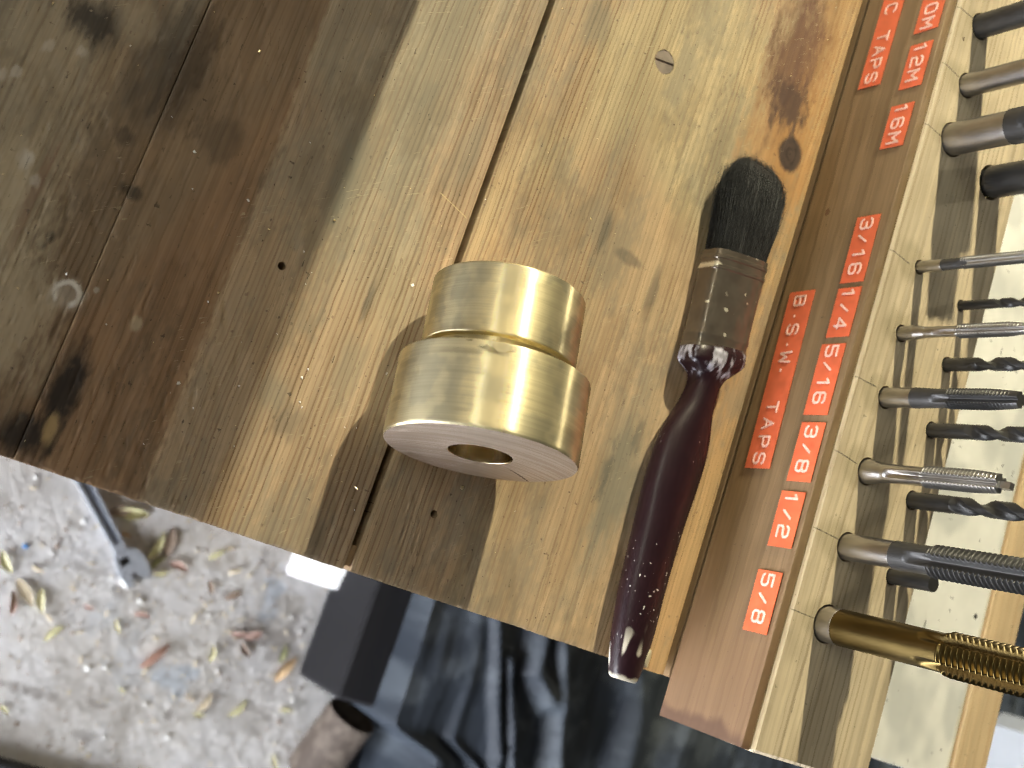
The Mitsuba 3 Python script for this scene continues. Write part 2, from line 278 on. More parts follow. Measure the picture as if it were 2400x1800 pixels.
def handle_color(p, n, uv):
    w = fbm(p.x * 300, p.y * 300, p.z * 300)
    c = mi.Color3f(0.0135, 0.0034, 0.0065) * (0.8 + 0.4 * w)
    s = uv.y   # distance from the butt end
    spl = smoothstep(0.86, 0.92, noise(p.x * 1150, p.y * 900, p.z * 1150)) * smoothstep(0.50, 0.66, noise(p.x * 90, p.y * 60, 2))
    c = mix(c, (0.62, 0.60, 0.57), spl)
    chip = smoothstep(0.60, 0.70, noise(p.x * 240, p.y * 150, p.z * 240)) * smoothstep(0.024, 0.012, s)
    c = mix(c, (0.55, 0.52, 0.44), chip * 0.9)
    c = mix(c, (0.60, 0.56, 0.44), smoothstep(0.0022, 0.0006, s + (w - 0.5) * 0.002) * 0.7)
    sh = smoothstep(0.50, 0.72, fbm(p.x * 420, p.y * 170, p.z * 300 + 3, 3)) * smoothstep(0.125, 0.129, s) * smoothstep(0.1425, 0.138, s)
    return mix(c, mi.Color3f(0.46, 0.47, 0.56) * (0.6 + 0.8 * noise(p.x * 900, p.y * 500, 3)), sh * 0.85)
principled('maroon_paint', proc(handle_color), 0.38, specular=0.4, clearcoat=0.08, clearcoat_gloss=0.7)
def ferrule_color(p, n, uv):
    w = fbm(p.x * 210, p.y * 210, p.z * 210)
    c = mix((0.12, 0.10, 0.082), (0.20, 0.175, 0.14), w)
    return mix(c, (0.75, 0.72, 0.60), smoothstep(0.82, 0.88, noise(p.x * 420, p.y * 300, 7)) * smoothstep(0.5, 0.64, noise(p.x * 110, p.y * 110, 1)))
principled('ferrule_metal', proc(ferrule_color), 0.22, metallic=0.6, bump=lambda p, n, uv: fbm(p.x * 160, p.y * 160, 3) * 0.0004)
principled('bristle_hair', (0.014, 0.016, 0.018), 0.50, specular=0.4)
principled('highlight_hair', (0.07, 0.075, 0.08), 0.40, specular=0.5)

def tape_color(p, n, uv):
    return mi.Color3f(0.68, 0.140, 0.062) * (0.86 + 0.26 * fbm(p.y * 190, p.z * 190, 1))
principled('red_tape', proc(tape_color), 0.36, specular=0.5)
principled('embossed_white', proc(lambda p, n, uv: mi.Color3f(0.74, 0.44, 0.35) + 0.10 * noise(p.y * 900, p.z * 900)), 0.4)

def tarp_color(p, n, uv):
    w = fbm(p.x * 26, p.y * 26, 2.0, 4)
    return mix((0.032, 0.040, 0.052), (0.095, 0.112, 0.130), smoothstep(0.45, 0.75, w) * 0.7)
principled('black_plastic', proc(tarp_color), 0.58, specular=0.28, bump=lambda p, n, uv: fbm(p.x * 60, p.y * 30, p.z * 40) * 0.003, eps=1e-3)
principled('box_plastic', (0.020, 0.020, 0.022), 0.75, specular=0.15)
principled('white_plastic', (0.93, 0.93, 0.93), 0.45)
principled('grey_plastic', (0.42, 0.45, 0.50), 0.45)
def rust_color(p, n, uv):
    w = fbm(p.x * 70, p.y * 70, p.z * 70, 4)
    return mix((0.085, 0.065, 0.052), (0.16, 0.13, 0.105), smoothstep(0.35, 0.7, w))
principled('brown_card', proc(rust_color), 0.8)
principled('black_rubber', (0.015, 0.015, 0.017), 0.5)
principled('blue_plastic', (0.05, 0.25, 0.62), 0.4)
def leaf_mat(key, a, b):
    principled(key, proc(lambda p, n, uv: mix(a, b, fbm(p.x * 260, p.y * 260, 2.0)) * (0.85 + 0.3 * smoothstep(0.42, 0.5, uv.x) * smoothstep(0.58, 0.5, uv.x))), 0.5)
leaf_mat('leaf_yellow', (0.74, 0.72, 0.36), (0.84, 0.80, 0.52))
leaf_mat('leaf_green', (0.32, 0.36, 0.17), (0.48, 0.48, 0.24))
leaf_mat('leaf_brown', (0.32, 0.235, 0.18), (0.46, 0.36, 0.28))
leaf_mat('leaf_red', (0.40, 0.23, 0.17), (0.62, 0.42, 0.34))
leaf_mat('leaf_tan', (0.66, 0.55, 0.37), (0.74, 0.66, 0.49))
leaf_mat('leaf_orange', (0.60, 0.40, 0.20), (0.70, 0.52, 0.32))
leaf_mat('leaf_pink', (0.58, 0.38, 0.32), (0.66, 0.48, 0.42))
principled('chip_white', (0.82, 0.82, 0.80), 0.5)
principled('swarf_brass', (0.85, 0.72, 0.42), 0.25, metallic=1.0)

# ------------------------------------------------------------------ helpers
def key_of(name, parent=None):
    base = name if parent is None else parent + '__' + name
    k, i = base, 0
    while k in scene or any(q.startswith(k + '__') for q in scene) or k in labels:
        i += 1
        k = f'{base}_{i:03d}'
    return k
def obj(name, mesh, m, parent=None, smooth=False, uv=None, **more):
    k = key_of(name, parent)
    scene[k] = ply(mesh, m, smooth=smooth, uv=uv, **more)
    return k
def thing(name, label, cat, group=None):
    k = key_of(name)
    labels[k] = {'label': label, 'category': cat}
    if group: labels[k]['group'] = group
    return k
def tag(k, label, cat, group=None):
    labels[k] = {'label': label, 'category': cat}
    if group: labels[k]['group'] = group
    return k
def tm(v, f): return trimesh.Trimesh(np.asarray(v, float), np.asarray(f, int), process=False)
def man(mesh): return m3.Manifold(m3.Mesh(np.asarray(mesh.vertices, np.float32), np.asarray(mesh.faces, np.uint32)))
def from_man(m):
    q = m.to_mesh()
    return tm(q.vert_properties[:, :3], q.tri_verts)
def grid_faces(nr, nc, wrap=False):
    i, j = np.meshgrid(np.arange(nr - 1), np.arange(nc if wrap else nc - 1), indexing='ij')
    a, b, c, d = i * nc + j, i * nc + (j + 1) % nc, (i + 1) * nc + (j + 1) % nc, (i + 1) * nc + j
    return np.vstack([np.stack([a, b, c], -1).reshape(-1, 3), np.stack([a, c, d], -1).reshape(-1, 3)])
def loft(rings, cap=True):
    """rings (n, k, 3), each closed; capped ends."""
    rings = np.asarray(rings, float)
    n, k, _ = rings.shape
    v, f = rings.reshape(-1, 3), grid_faces(n, k, True)
    if cap:
        j = np.arange(k)
        v = np.vstack([v, rings[0].mean(0), rings[-1].mean(0)])
        f = np.vstack([f, np.stack([(j + 1) % k, j, j * 0 + n * k], 1), np.stack([(n - 1) * k + j, (n - 1) * k + (j + 1) % k, j * 0 + n * k + 1], 1)])
    m = tm(v, f)
    if m.volume < 0: m.invert()
    return m
def chamfer_box(x0, x1, y0, y1, z0, z1, c=0.0008):
    h = [m3.Manifold.cube((x1 - x0 - 2 * c * (a != 0), y1 - y0 - 2 * c * (a != 1), z1 - z0 - 2 * c * (a != 2))).translate((x0 + c * (a != 0), y0 + c * (a != 1), z0 + c * (a != 2))) for a in range(3)]
    return m3.Manifold.batch_hull(h)
def board(x0, x1, y0, y1, z0, z1, seed, rough_end=0.00035, wavy=0.0004, c=0.0009):
    """A sawn plank along y with eased top edges, slightly wandering sides and a ragged cut near end."""
    w = x1 - x0
    n = max(6, int(w / 0.0009))
    prof = [(x0, z0), (x0, z1 - c), (x0 + 0.3 * c, z1 - 0.3 * c)] + [(x0 + c + (w - 2 * c) * i / n, z1) for i in range(n + 1)] + [(x1 - 0.3 * c, z1 - 0.3 * c), (x1, z1 - c), (x1, z0)]
    prof = np.array(prof)
    ys = np.concatenate([[y0, y0 + 0.0006, y0 + 0.003], np.arange(y0 + 0.012, y1, 0.03), [y1]])
    import meshkit
    rings = []
    for i, y in enumerate(ys):
        P = np.c_[prof[:, 0], np.full(len(prof), y), prof[:, 1]]
        P[:, 0] += (meshkit.noise(np.array([[y * 14, seed, 0.5]]))[0] - 0.5) * 2 * wavy * np.where(np.abs(P[:, 0] - (x0 + x1) / 2) > w / 2 - 2 * c, 1, 0)
        if i <= 1:
            P[:, 1] -= (meshkit.noise(np.c_[P[:, 0] * 800, P[:, 2] * 300, np.full(len(P), seed)]) - 0.35) * rough_end * 2
        if i == 0:
            P[P[:, 2] > z1 - c * 1.01, 2] -= 0.0003
        P[:, 2] += (meshkit.noise(np.c_[P[:, 0] * 30, P[:, 1] * 9, np.full(len(P), seed + 5)]) - 0.5) * 0.0004 * (P[:, 2] > z1 - 2 * c)
        rings.append(P)
    return loft(rings)

# ------------------------------------------------------------------ the setting
fl = tm([[-6, -6, -0.85], [6, -6, -0.85], [6, 6, -0.85], [-6, 6, -0.85]], [[0, 1, 2], [0, 2, 3]])
k = obj('floor', fl, 'concrete')
labels[k] = {'label': 'rough grey concrete floor scattered with dry leaves', 'kind': 'structure'}

bench = thing('workbench', 'worn wooden workbench of wide stained planks with a cut end', 'workbench')
def drilled(mesh, holes):
    m = man(mesh)
    for x, y, r, d in holes:
        tool = m3.Manifold.cylinder(d + 0.01, r * 0.9, r, 20).translate((x, y, -d))
        m = m - tool
    return from_man(m)
b1 = board(-0.36, 0.05105, -0.0052, 1.25, -0.045, 0.0, 1, wavy=0.0001, c=0.0005)
b2 = drilled(board(0.0512, 0.1640, -0.0052, 1.25, -0.045, 0.0002, 2, wavy=0.0002, c=0.0006), [(0.1047, 0.0823, 0.0015, 0.02)])
b3 = drilled(board(0.16665, 0.3185, -0.0052, 1.25, -0.045, -0.0003, 3), [(0.1907, 0.0233, 0.0016, 0.02), (0.2235, 0.2313, 0.0056, 0.0020)])
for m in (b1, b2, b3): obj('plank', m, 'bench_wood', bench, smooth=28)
obj('plank', board(0.3218, 0.3950, -0.0052, 1.25, -0.045, -0.0008, 4), 'under_wood', bench, smooth=28)
k = obj('plank', board(0.3957, 0.5200, -0.0108, 1.25, -0.045, 0.0, 5), 'white_paint', bench, smooth=28)
labels[k] = {'label': 'white painted plank behind the tap stand'}
k = obj('plank', board(0.5212, 0.5490, -0.0110, 1.25, -0.045, 0.0010, 6), 'pale_wood', bench, smooth=28)
labels[k] = {'label': 'narrow bare pale plank along the back edge'}
obj('batten', from_man(chamfer_box(0.155, 0.178, 0.004, 1.2, -0.020, -0.0045, 0.0005).translate((0, 0, -0.012))), 'under_wood', bench)
obj('gap_filler', from_man(chamfer_box(0.1636, 0.1669, -0.0042, 0.0035, -0.030, -0.0012, 0.0004)), 'under_wood', bench)
obj('end_rail', from_man(chamfer_box(-0.34, 0.54, 0.05, 0.09, -0.11, -0.0455, 0.001)), 'under_wood', bench)
for x0 in (-0.33, 0.45):
    for y0 in (0.09, 1.12): obj('leg', from_man(chamfer_box(x0, x0 + 0.07, y0, y0 + 0.07, -0.85, -0.0457, 0.002)), 'under_wood', bench)
# slotted screw head sunk in the wide plank
disc = m3.Manifold.cylinder(0.0014, 0.0051, 0.0049, 36) - m3.Manifold.cube((0.02, 0.0011, 0.001), True).rotate((0, 0, 14)).translate((0, 0, 0.0012))
obj('screw', from_man(disc.translate((0.2235, 0.2313, -0.0021))), 'dull_screw', bench)

# unseen plywood sheet, added to keep the lamp off the left planks (outside the frame)
pan = m3.Manifold.cube((0.75, 0.018, 0.60)).translate((-0.75, 0, 0)).rotate((0, -3.0, 0)).translate((0.1165, 0.30, 0.0215))
pan = pan.trim_by_plane((0, 0, 1), 0.0005)
tag(obj('added_shade_sheet', from_man(pan), 'plywood'), 'unseen plywood sheet added at the far left of the bench to shade the planks', 'plywood')
tag(obj('added_shade_box', from_man(chamfer_box(-0.36, -0.16, 0.12, 0.28, 0.0006, 0.12, 0.003)), 'plywood'), 'unseen wooden box added on the left side of the bench to block daylight', 'box')  # unseen box added to block daylight from the upper left planks

# ------------------------------------------------------------------ tap stand with its labels
STAND_X, TOP = 0.3263, 0.0500
TAPS = [  # (x, y, shank radius) of the front row, far end first
    (0.3428, 0.3059, 0.0054), (0.3442, 0.2768, 0.0050), (0.3442, 0.2501, 0.0070), (0.3455, 0.1897, 0.0026), (0.3453, 0.1591, 0.0031),
    (0.3462, 0.1307, 0.0042), (0.3470, 0.0985, 0.0052), (0.3472, 0.0664, 0.0054), (0.3475, 0.0345, 0.0072)]
DRILLS = [(0.3752, 0.2453, 0.0073), (0.3770, 0.1859, 0.0021), (0.3778, 0.1583, 0.0029), (0.3788, 0.1284, 0.0032), (0.3782, 0.0966, 0.0036), (0.3780, 0.0632, 0.0033)]
stand = thing('tap_stand', 'stepped wooden block holding upright taps and drills at the back of the bench', 'tool stand')
ends = -0.0212
blk = chamfer_box(STAND_X, 0.3945, ends, 0.62, 0.0010, TOP, 0.0012)
for x, y, r in TAPS + DRILLS:
    blk = blk - m3.Manifold.cylinder(0.03, r + 0.0004, r + 0.0007, 28).translate((x, y, TOP - 0.025))
obj('block', from_man(blk), 'block_wood', stand, smooth=25)
fas = board(0.3212, STAND_X - 0.0002, ends + 0.0004, 0.62, 0.0010, 0.0488, 9, c=0.0007)
k = obj('front_board', fas, 'fascia_wood', stand, smooth=28)
labels[k] = {'label': 'brown front board carrying the red labels'}

# embossed plastic tape labels, letters from strokes
GL = {'0': [[(0, .15), (0, .85), (.15, 1), (.6, 1), (.75, .85), (.75, .15), (.6, 0), (.15, 0), (0, .15)]],
      '1': [[(.15, .8), (.42, 1), (.42, 0)]],
      '2': [[(0, .82), (.15, 1), (.6, 1), (.75, .85), (.75, .62), (.6, .52), (.15, .48), (0, .36), (0, 0), (.75, 0)]],
      '3': [[(0, .86), (.15, 1), (.6, 1), (.75, .85), (.75, .65), (.6, .52), (.25, .52)], [(.6, .52), (.75, .38), (.75, .15), (.6, 0), (.15, 0), (0, .14)]],
      '4': [[(.6, 0), (.6, 1), (0, .3), (.78, .3)]],
      '5': [[(.75, 1), (0, 1), (0, .55), (.6, .55), (.75, .42), (.75, .14), (.6, 0), (.14, 0), (0, .12)]],
      '6': [[(.75, .88), (.6, 1), (.15, 1), (0, .85), (0, .15), (.15, 0), (.6, 0), (.75, .15), (.75, .4), (.6, .54), (0, .54)]],
      '8': [[(.15, .52), (0, .65), (0, .87), (.14, 1), (.61, 1), (.75, .87), (.75, .65), (.6, .52), (.15, .52), (0, .38), (0, .14), (.14, 0), (.61, 0), (.75, .14), (.75, .38), (.6, .52)]],
      '/': [[(.1, .12), (.62, .82)]], '.': [[(.34, .36), (.40, .36)]],
      'B': [[(0, 0), (0, 1), (.6, 1), (.75, .87), (.75, .65), (.6, .52), (0, .52)], [(.6, .52), (.75, .4), (.75, .13), (.6, 0), (0, 0)]],
      'S': [[(.75, .86), (.6, 1), (.15, 1), (0, .86), (0, .66), (.15, .53), (.6, .49), (.75, .36), (.75, .14), (.6, 0), (.15, 0), (0, .14)]],
      'W': [[(0, 1), (.1, 0), (.4, .6), (.7, 0), (.8, 1)]], 'M': [[(0, 0), (0, 1), (.4, .4), (.8, 1), (.8, 0)]],
      'T': [[(0, 1), (.76, 1)], [(.38, 1), (.38, 0)]], 'A': [[(0, 0), (.38, 1), (.76, 0)], [(.13, .34), (.63, .34)]],
      'P': [[(0, 0), (0, 1), (.6, 1), (.75, .86), (.75, .6), (.6, .46), (0, .46)]],
      'C': [[(.75, .84), (.6, 1), (.15, 1), (0, .85), (0, .15), (.15, 0), (.6, 0), (.75, .16)]],
      'I': [[(.38, 0), (.38, 1)]]}
def tape_label(chars, y0, y1, zc, width, tilt, label, skew=0.0, lh=0.0058):
    """chars: (character, y of its centre). The tape runs from y0 down to y1 on the front board, letters upright."""
    t = thing('embossed_label', label, 'label')
    L, ym = y0 - y1, (y0 + y1) / 2
    ca, sa = math.cos(tilt), math.sin(tilt)
    def put(m, lift):
        v = np.array(m.vertices)
        a, b, d = v[:, 0].copy(), v[:, 1].copy(), v[:, 2].copy()   # a along the text, b up, d out of the board
        aa, bb = a * ca - b * sa, a * sa + b * ca
        v = np.c_[0.3212 - 0.00015 - lift - d, ym - aa, zc + bb]
        return tm(v, m.faces[:, ::-1] if False else m.faces)
    pts = [(-L / 2 - skew, width / 2), (-L / 2, -width / 2), (L / 2, -width / 2), (L / 2 + skew, width / 2)]
    n = 14
    poly = Polygon(pts)
    m = trimesh.creation.extrude_polygon(poly, 0.00028)
    q = put(m, 0.0002)
    if q.volume < 0: q.invert()
    obj('tape', q, 'red_tape', t)
    ms = []
    for ch, yc in chars:
        lines = [LineString([(px * lh - 0.38 * lh, py * lh - lh / 2) for px, py in s]) for s in GL[ch]]
        g = unary_union([l.buffer(0.00052, quad_segs=4) for l in lines])
        for gg in getattr(g, 'geoms', [g]):
            e = trimesh.creation.extrude_polygon(gg, 0.00022)
            e.apply_translation((ym - yc, 0, 0.0003))
            ms.append(e)
        top = unary_union([l.buffer(0.00030, quad_segs=3) for l in lines])
        for gg in getattr(top, 'geoms', [top]):
            e = trimesh.creation.extrude_polygon(gg, 0.0004)
            e.apply_translation((ym - yc, 0, 0.0003))
            ms.append(e)
    q = put(trimesh.util.concatenate(ms), 0.0002)
    if q.volume < 0: q.invert()
    obj('lettering', q, 'embossed_white', t)
def spread(s, first, pitch): return [(c, first - i * pitch) for i, c in enumerate(s) if c != ' ']
tape_label([('R', 0)][:0] + spread('IC', 0.3195, 0.0073) + [('T', 0.2972), ('A', 0.2902), ('P', 0.2832), ('S', 0.2757)], 0.336, 0.2712, 0.0167, 0.0124, 0.0, 'long red embossed label ending in C TAPS at the far end of the front board')
tape_label(spread('10M', 0.3115, 0.0071), 0.3185, 0.2932, 0.0405, 0.0124, 0.0, 'red embossed label with 0M cut off by the top of the picture')
tape_label(spread('12M', 0.2846, 0.0069), 0.2870, 0.2648, 0.0406, 0.0117, 0.0, 'red embossed label reading 12M, second from the top in the outer row')
tape_label(spread('16M', 0.2545, 0.0071), 0.2568, 0.2358, 0.0396, 0.0120, 0.0, 'red embossed label reading 16M with a wide bare gap below it')
tape_label(spread('3/16', 0.1994, 0.0070), 0.2033, 0.1722, 0.0386, 0.0122, 0.02, 'red embossed label with 3/16 just below the wide bare gap')
tape_label(spread('1/4', 0.1672, 0.0068), 0.1698, 0.1474, 0.0393, 0.0121, 0.02, 'red embossed label with 1/4, the shortest fraction, under the 3/16 one')
tape_label(spread('5/16', 0.1410, 0.0069), 0.1443, 0.1129, 0.0392, 0.0126, 0.02, 'red embossed label reading 5/16 in the middle of the fractions')
tape_label(spread('3/8', 0.1056, 0.0074), 0.1097, 0.0843, 0.0403, 0.0126, 0.02, 'red embossed label marked 3/8 between 5/16 and 1/2')
tape_label(spread('1/2', 0.0772, 0.0070), 0.0800, 0.0568, 0.0400, 0.0126, 0.02, 'red embossed label marked 1/2, second from the cut end')
tape_label(spread('5/8', 0.0430, 0.0074), 0.0468, 0.0220, 0.0396, 0.0129, 0.02, 'red embossed label marked 5/8 nearest the cut end of the stand')
tape_label([('B', 0.1653), ('.', 0.1580), ('S', 0.1517), ('.', 0.1445), ('W', 0.1388), ('.', 0.1325), ('T', 0.1156), ('A', 0.1081), ('P', 0.1000), ('S', 0.0924)], 0.1701, 0.0881, 0.0144, 0.0142, 0.040, 'red embossed label reading B.S.W. TAPS on the lower row')

# ------------------------------------------------------------------ taps and drills
def polar_mesh(zs, rfun, nth=72, cap=True):
    th = np.arange(nth) * 2 * np.pi / nth
    rings = [np.c_[rfun(z, th) * np.cos(th), rfun(z, th) * np.sin(th), np.full(nth, z)] for z in zs]
    return loft(rings, cap)
def place(m, x, y, lean=(0, 0), spin=0.0):
    m = m.copy()
    M = trimesh.transformations.rotation_matrix(spin, (0, 0, 1))
    M[0, 2] += lean[0]; M[1, 2] += lean[1]
    m.apply_transform(M); m.apply_translation((x, y, TOP))
    return m
def flute(th, n, width, phase=0.0):
    """0 in the lands, 1 at a flute's middle; width = half-width in radians."""
    d = (th - phase + np.pi / n) % (2 * np.pi / n) - np.pi / n
    return np.clip(1 - (np.abs(d) / width) ** 2, 0, None) ** 0.75
def lathe_part(profile, nth=48):
    """profile: (z, r) pairs with z from the tread."""
    P = np.array(profile)
    return polar_mesh(P[:, 0], lambda z, th: np.full(len(th), np.interp(z, P[:, 0], P[:, 1])), nth)
def thread_part(z0, z1, R, pitch, depth, nfl, fw, fdepth, taper=0.012, fl0=None, spin=0.3, twist=0.0, tip=0.62):
    zs = np.arange(z0, z1, pitch / 8)
    fl0 = z0 - 0.012 if fl0 is None else fl0
    def r(z, th):
        ph = (z / pitch - th / (2 * np.pi)) % 1.0
        tri = 1 - np.abs(2 * ph - 1)
        tri = np.clip((tri - 0.12) / 0.76, 0, 1)
        run = np.clip((z - z0) / (1.5 * pitch), 0, 1)
        Rz = R * (1 - (1 - tip) * np.clip((z - (z1 - taper)) / taper, 0, 1) ** 1.3)
        rr = Rz - depth * (1 - tri * run)
        rr = np.where(Rz < R - depth, Rz, np.minimum(rr, Rz))
        if z > z1 - taper: rr = np.minimum(R - depth * (1 - tri), Rz)
        d = flute(th, nfl, fw, spin + twist * z)
        deep = np.clip((z - fl0) / 0.008, 0, 1) ** 0.5
        return np.minimum(rr, R * (1 - fdepth * d * deep) + (d <= 0) * 1.0)
    return polar_mesh(zs, r, 108)
def body_part(z0, z1, r0, r1, nfl, fw, fdepth, fl0, spin=0.3, n=36):
    def r(z, th):
        R = r0 + (r1 - r0) * np.clip((z - z0) / max(z1 - z0, 1e-6), 0, 1)
        d = flute(th, nfl, fw, spin)
        deep = np.clip((z - fl0) / 0.014, 0, 1) ** 0.6
        return R * (1 - fdepth * d * deep)
    return polar_mesh(np.linspace(z0, z1, n), r, 96)

def tap(i, label, shank, body, thread, mats, lean=(0, 0)):
    x, y, r = TAPS[i]
    t = thing('tap', label, 'tap', None)
    obj('shank', place(lathe_part(shank), x, y, lean), mats[0], t, smooth=35)
    if body: obj('body', place(body_part(**body), x, y, lean), mats[1], t, smooth=40)
    if thread: obj('thread', place(thread_part(**thread), x, y, lean), mats[2], t, smooth=32)
    return t
def shank_profile(r, h, r2=None, h2=None):
    p = [(-0.022, r), (0.0, r)] + [(h * 0.97, r), (h, r * 0.97)]
    if r2: p += [(h2, r2)]
    return p
tap(0, 'thick black tap at the far end of the front row', shank_profile(0.0054, 0.075), None, None, ('black_steel',) * 3)
tap(1, 'plain grey steel tap shank behind the 12M label', shank_profile(0.0050, 0.060), dict(z0=0.0598, z1=0.075, r0=0.0049, r1=0.0049, nfl=3, fw=0.6, fdepth=0.4, fl0=0.066), None, ('grey_steel', 'grey_steel', 'grey_steel'))
tap(2, 'fat grey steel tap shank with a black upper part behind the 16M label', shank_profile(0.0070, 0.0290), dict(z0=0.0288, z1=0.055, r0=0.0074, r1=0.0074, nfl=4, fw=0.5, fdepth=0.35, fl0=0.036), None, ('grey_steel', 'black_steel', 'black_steel'))
tap(3, 'thinnest tap with a short bright shank and silver threads behind the 3/16 label', shank_profile(0.0026, 0.0115), dict(z0=0.0113, z1=0.0235, r0=0.0023, r1=0.0023, nfl=3, fw=0.45, fdepth=0.3, fl0=0.018, spin=3.64),
    dict(z0=0.0195, z1=0.064, R=0.0026, pitch=0.00106, depth=0.00085, nfl=3, fw=0.42, fdepth=0.42, spin=3.64), ('ground_steel', 'black_steel', 'thread_steel'))
tap(4, 'slim bright steel tap with a pointed tip behind the 1/4 label', shank_profile(0.0031, 0.0075, 0.0024, 0.0120), dict(z0=0.0118, z1=0.0265, r0=0.00235, r1=0.0022, nfl=3, fw=0.5, fdepth=0.35, fl0=0.016, spin=3.57),
    dict(z0=0.0262, z1=0.0605, R=0.00295, pitch=0.00127, depth=0.0010, nfl=3, fw=0.42, fdepth=0.5, spin=3.57, tip=0.45), ('ground_steel', 'ground_steel', 'thread_steel'))
tap(5, 'black tap with a bright shank and black threads behind the 5/16 label', shank_profile(0.0042, 0.0145), dict(z0=0.0143, z1=0.0315, r0=0.0043, r1=0.0036, nfl=3, fw=0.42, fdepth=0.5, fl0=0.024, spin=3.49),
    dict(z0=0.0285, z1=0.0605, R=0.0042, pitch=0.00141, depth=0.0010, nfl=3, fw=0.42, fdepth=0.55, spin=3.49, tip=0.74, taper=0.014), ('ground_steel', 'black_steel', 'black_steel'))
tap(6, 'worn steel tap with flared shank and broken square tip behind the 3/8 label', [(-0.022, 0.0050), (0.0, 0.0052), (0.0022, 0.0050), (0.0085, 0.0039), (0.0100, 0.0039)], dict(z0=0.0098, z1=0.0280, r0=0.0039, r1=0.0037, nfl=3, fw=0.43, fdepth=0.50, fl0=0.011, spin=3.42),
    dict(z0=0.0265, z1=0.0600, R=0.0044, pitch=0.00159, depth=0.00115, nfl=3, fw=0.43, fdepth=0.56, spin=3.42, tip=0.82, taper=0.012, fl0=0.02), ('ground_steel', 'ground_steel', 'thread_steel'))
k6 = [k for k in labels if labels[k].get('label', '').startswith('worn steel tap')][0]
obj('tip_square', place(trimesh.creation.box((0.0026, 0.0026, 0.006), transform=T().translate([0, 0, 0.0615]).matrix.numpy() if False else trimesh.transformations.translation_matrix((0.0004, -0.0006, 0.0612))), TAPS[6][0], TAPS[6][1]), 'thread_steel', k6)
tap(7, 'large black tap with a bright shank and coarse black threads behind the 1/2 label', shank_profile(0.0054, 0.0240), dict(z0=0.0238, z1=0.0420, r0=0.0056, r1=0.0054, nfl=3, fw=0.42, fdepth=0.40, fl0=0.031, spin=3.33),
    dict(z0=0.0385, z1=0.0900, R=0.0064, pitch=0.00212, depth=0.00145, nfl=3, fw=0.42, fdepth=0.48, spin=3.33, fl0=0.03), ('ground_steel', 'black_steel', 'black_steel'))
tap(8, 'biggest tap with gold coated shank and threads behind the 5/8 label', shank_profile(0.0072, 0.0075), dict(z0=0.0074, z1=0.0550, r0=0.0072, r1=0.0070, nfl=4, fw=0.31, fdepth=0.42, fl0=0.046, spin=4.1),
    dict(z0=0.0535, z1=0.1000, R=0.0082, pitch=0.00231, depth=0.00135, nfl=4, fw=0.31, fdepth=0.46, spin=4.1, fl0=0.045), ('ground_steel', 'gold_steel', 'gold_steel'))

def drill(i, label, zf, ztop, core=0.36, lead=5.2, phase=0.0, plain=False):
    x, y, r = DRILLS[i]
    t = thing('drill_bit', label, 'drill bit', None)
    c = 0.0012 if r > 0.005 else 0.0003
    obj('shank', place(lathe_part([(-0.022, r - c), (0.0, r - c), (0.0, r) if c < 0.001 else (0.0005, r - 0.4 * c), (0.0022 if c > 0.001 else 0.0008, r), (zf, r)]), x, y), 'black_steel', t, smooth=35)
    if plain: return
    L = lead * 2 * r
    def rf(z, th):
        d = flute(th, 2, 0.95, phase + 2 * np.pi * z / L)
        deep = np.clip((z - zf) / (1.6 * r), 0, 1) ** 0.7
        marg = (flute(th, 2, 0.16, phase + 2 * np.pi * z / L + 1.15) > 0) * 0.02
        return r * (0.985 - (1 - core) * d ** 0.7 * deep + marg)
    obj('twisted_flutes', place(polar_mesh(np.arange(zf - 0.0002, ztop, r * 0.11), rf, 84), x, y), 'black_steel', t, smooth=38)
drill(0, 'fat black drill shank with a slanted lower corner between the 16M and 3/16 taps', 0.060, 0.0, plain=True)
drill(1, 'thinnest black drill bit behind the 3/16 and 1/4 taps', 0.0165, 0.060, phase=0.4)
drill(2, 'slim black drill bit with a wide waist behind the 1/4 and 5/16 taps', 0.0150, 0.070, phase=1.0)
drill(3, 'black twist drill behind the 5/16 and 3/8 taps', 0.0175, 0.075, phase=2.3)
drill(4, 'black twist drill half hidden by the 3/8 tap', 0.0200, 0.080, phase=2.6)
drill(5, 'short black drill shank half hidden by the 1/2 tap', 0.0200, 0.030, plain=True)

# ------------------------------------------------------------------ the turned brass part, lying on its shoulder and its small rim
AX = np.array([-0.0644, 0.9819, -0.1783]); AX /= np.linalg.norm(AX)
FACE = np.array([0.1791, 0.0446, 0.0377])
U = np.cross([0, 0, 1.0], AX); U /= np.linalg.norm(U); W = np.cross(AX, U)
R1, R2, L1, L2, RH = 0.0330, 0.0269, 0.0286, 0.0298, 0.0110
def rev(profile, n=256):
    P = np.array(profile)
    th = np.linspace(0, 2 * np.pi, n + 1)
    v = FACE + P[:, None, 0:1] * AX + P[:, None, 1:2] * (np.cos(th)[None, :, None] * U + np.sin(th)[None, :, None] * W)
    uv = np.stack(np.broadcast_arrays(th[None, :] / (2 * np.pi), np.concatenate([[0], np.cumsum(np.hypot(*np.diff(P[:, :2], axis=0).T))])[:, None] * 0 + P[:, None, 0]), -1)
    n_, m_ = len(P), n + 1
    return tm(v.reshape(-1, 3), grid_faces(n_, m_)), uv.reshape(-1, 2)
def rev_split(name, profile, m, parent, uvfun=None):
    mesh, uv = rev(profile)
    return obj(name, mesh, m, parent, smooth=True, uv=uv)
piece = thing('brass_bushing', 'turned brass bushing with a stepped body lying on its side on the bench', 'machined part')
rev_split('large_body', [(0.0006, R1 - 0.0001), (0.0010, R1)] + [(z, R1) for z in np.linspace(0.0016, L1 - 0.0006, 14)] + [(L1 - 0.0002, R1 - 0.0001)], 'brass', piece)
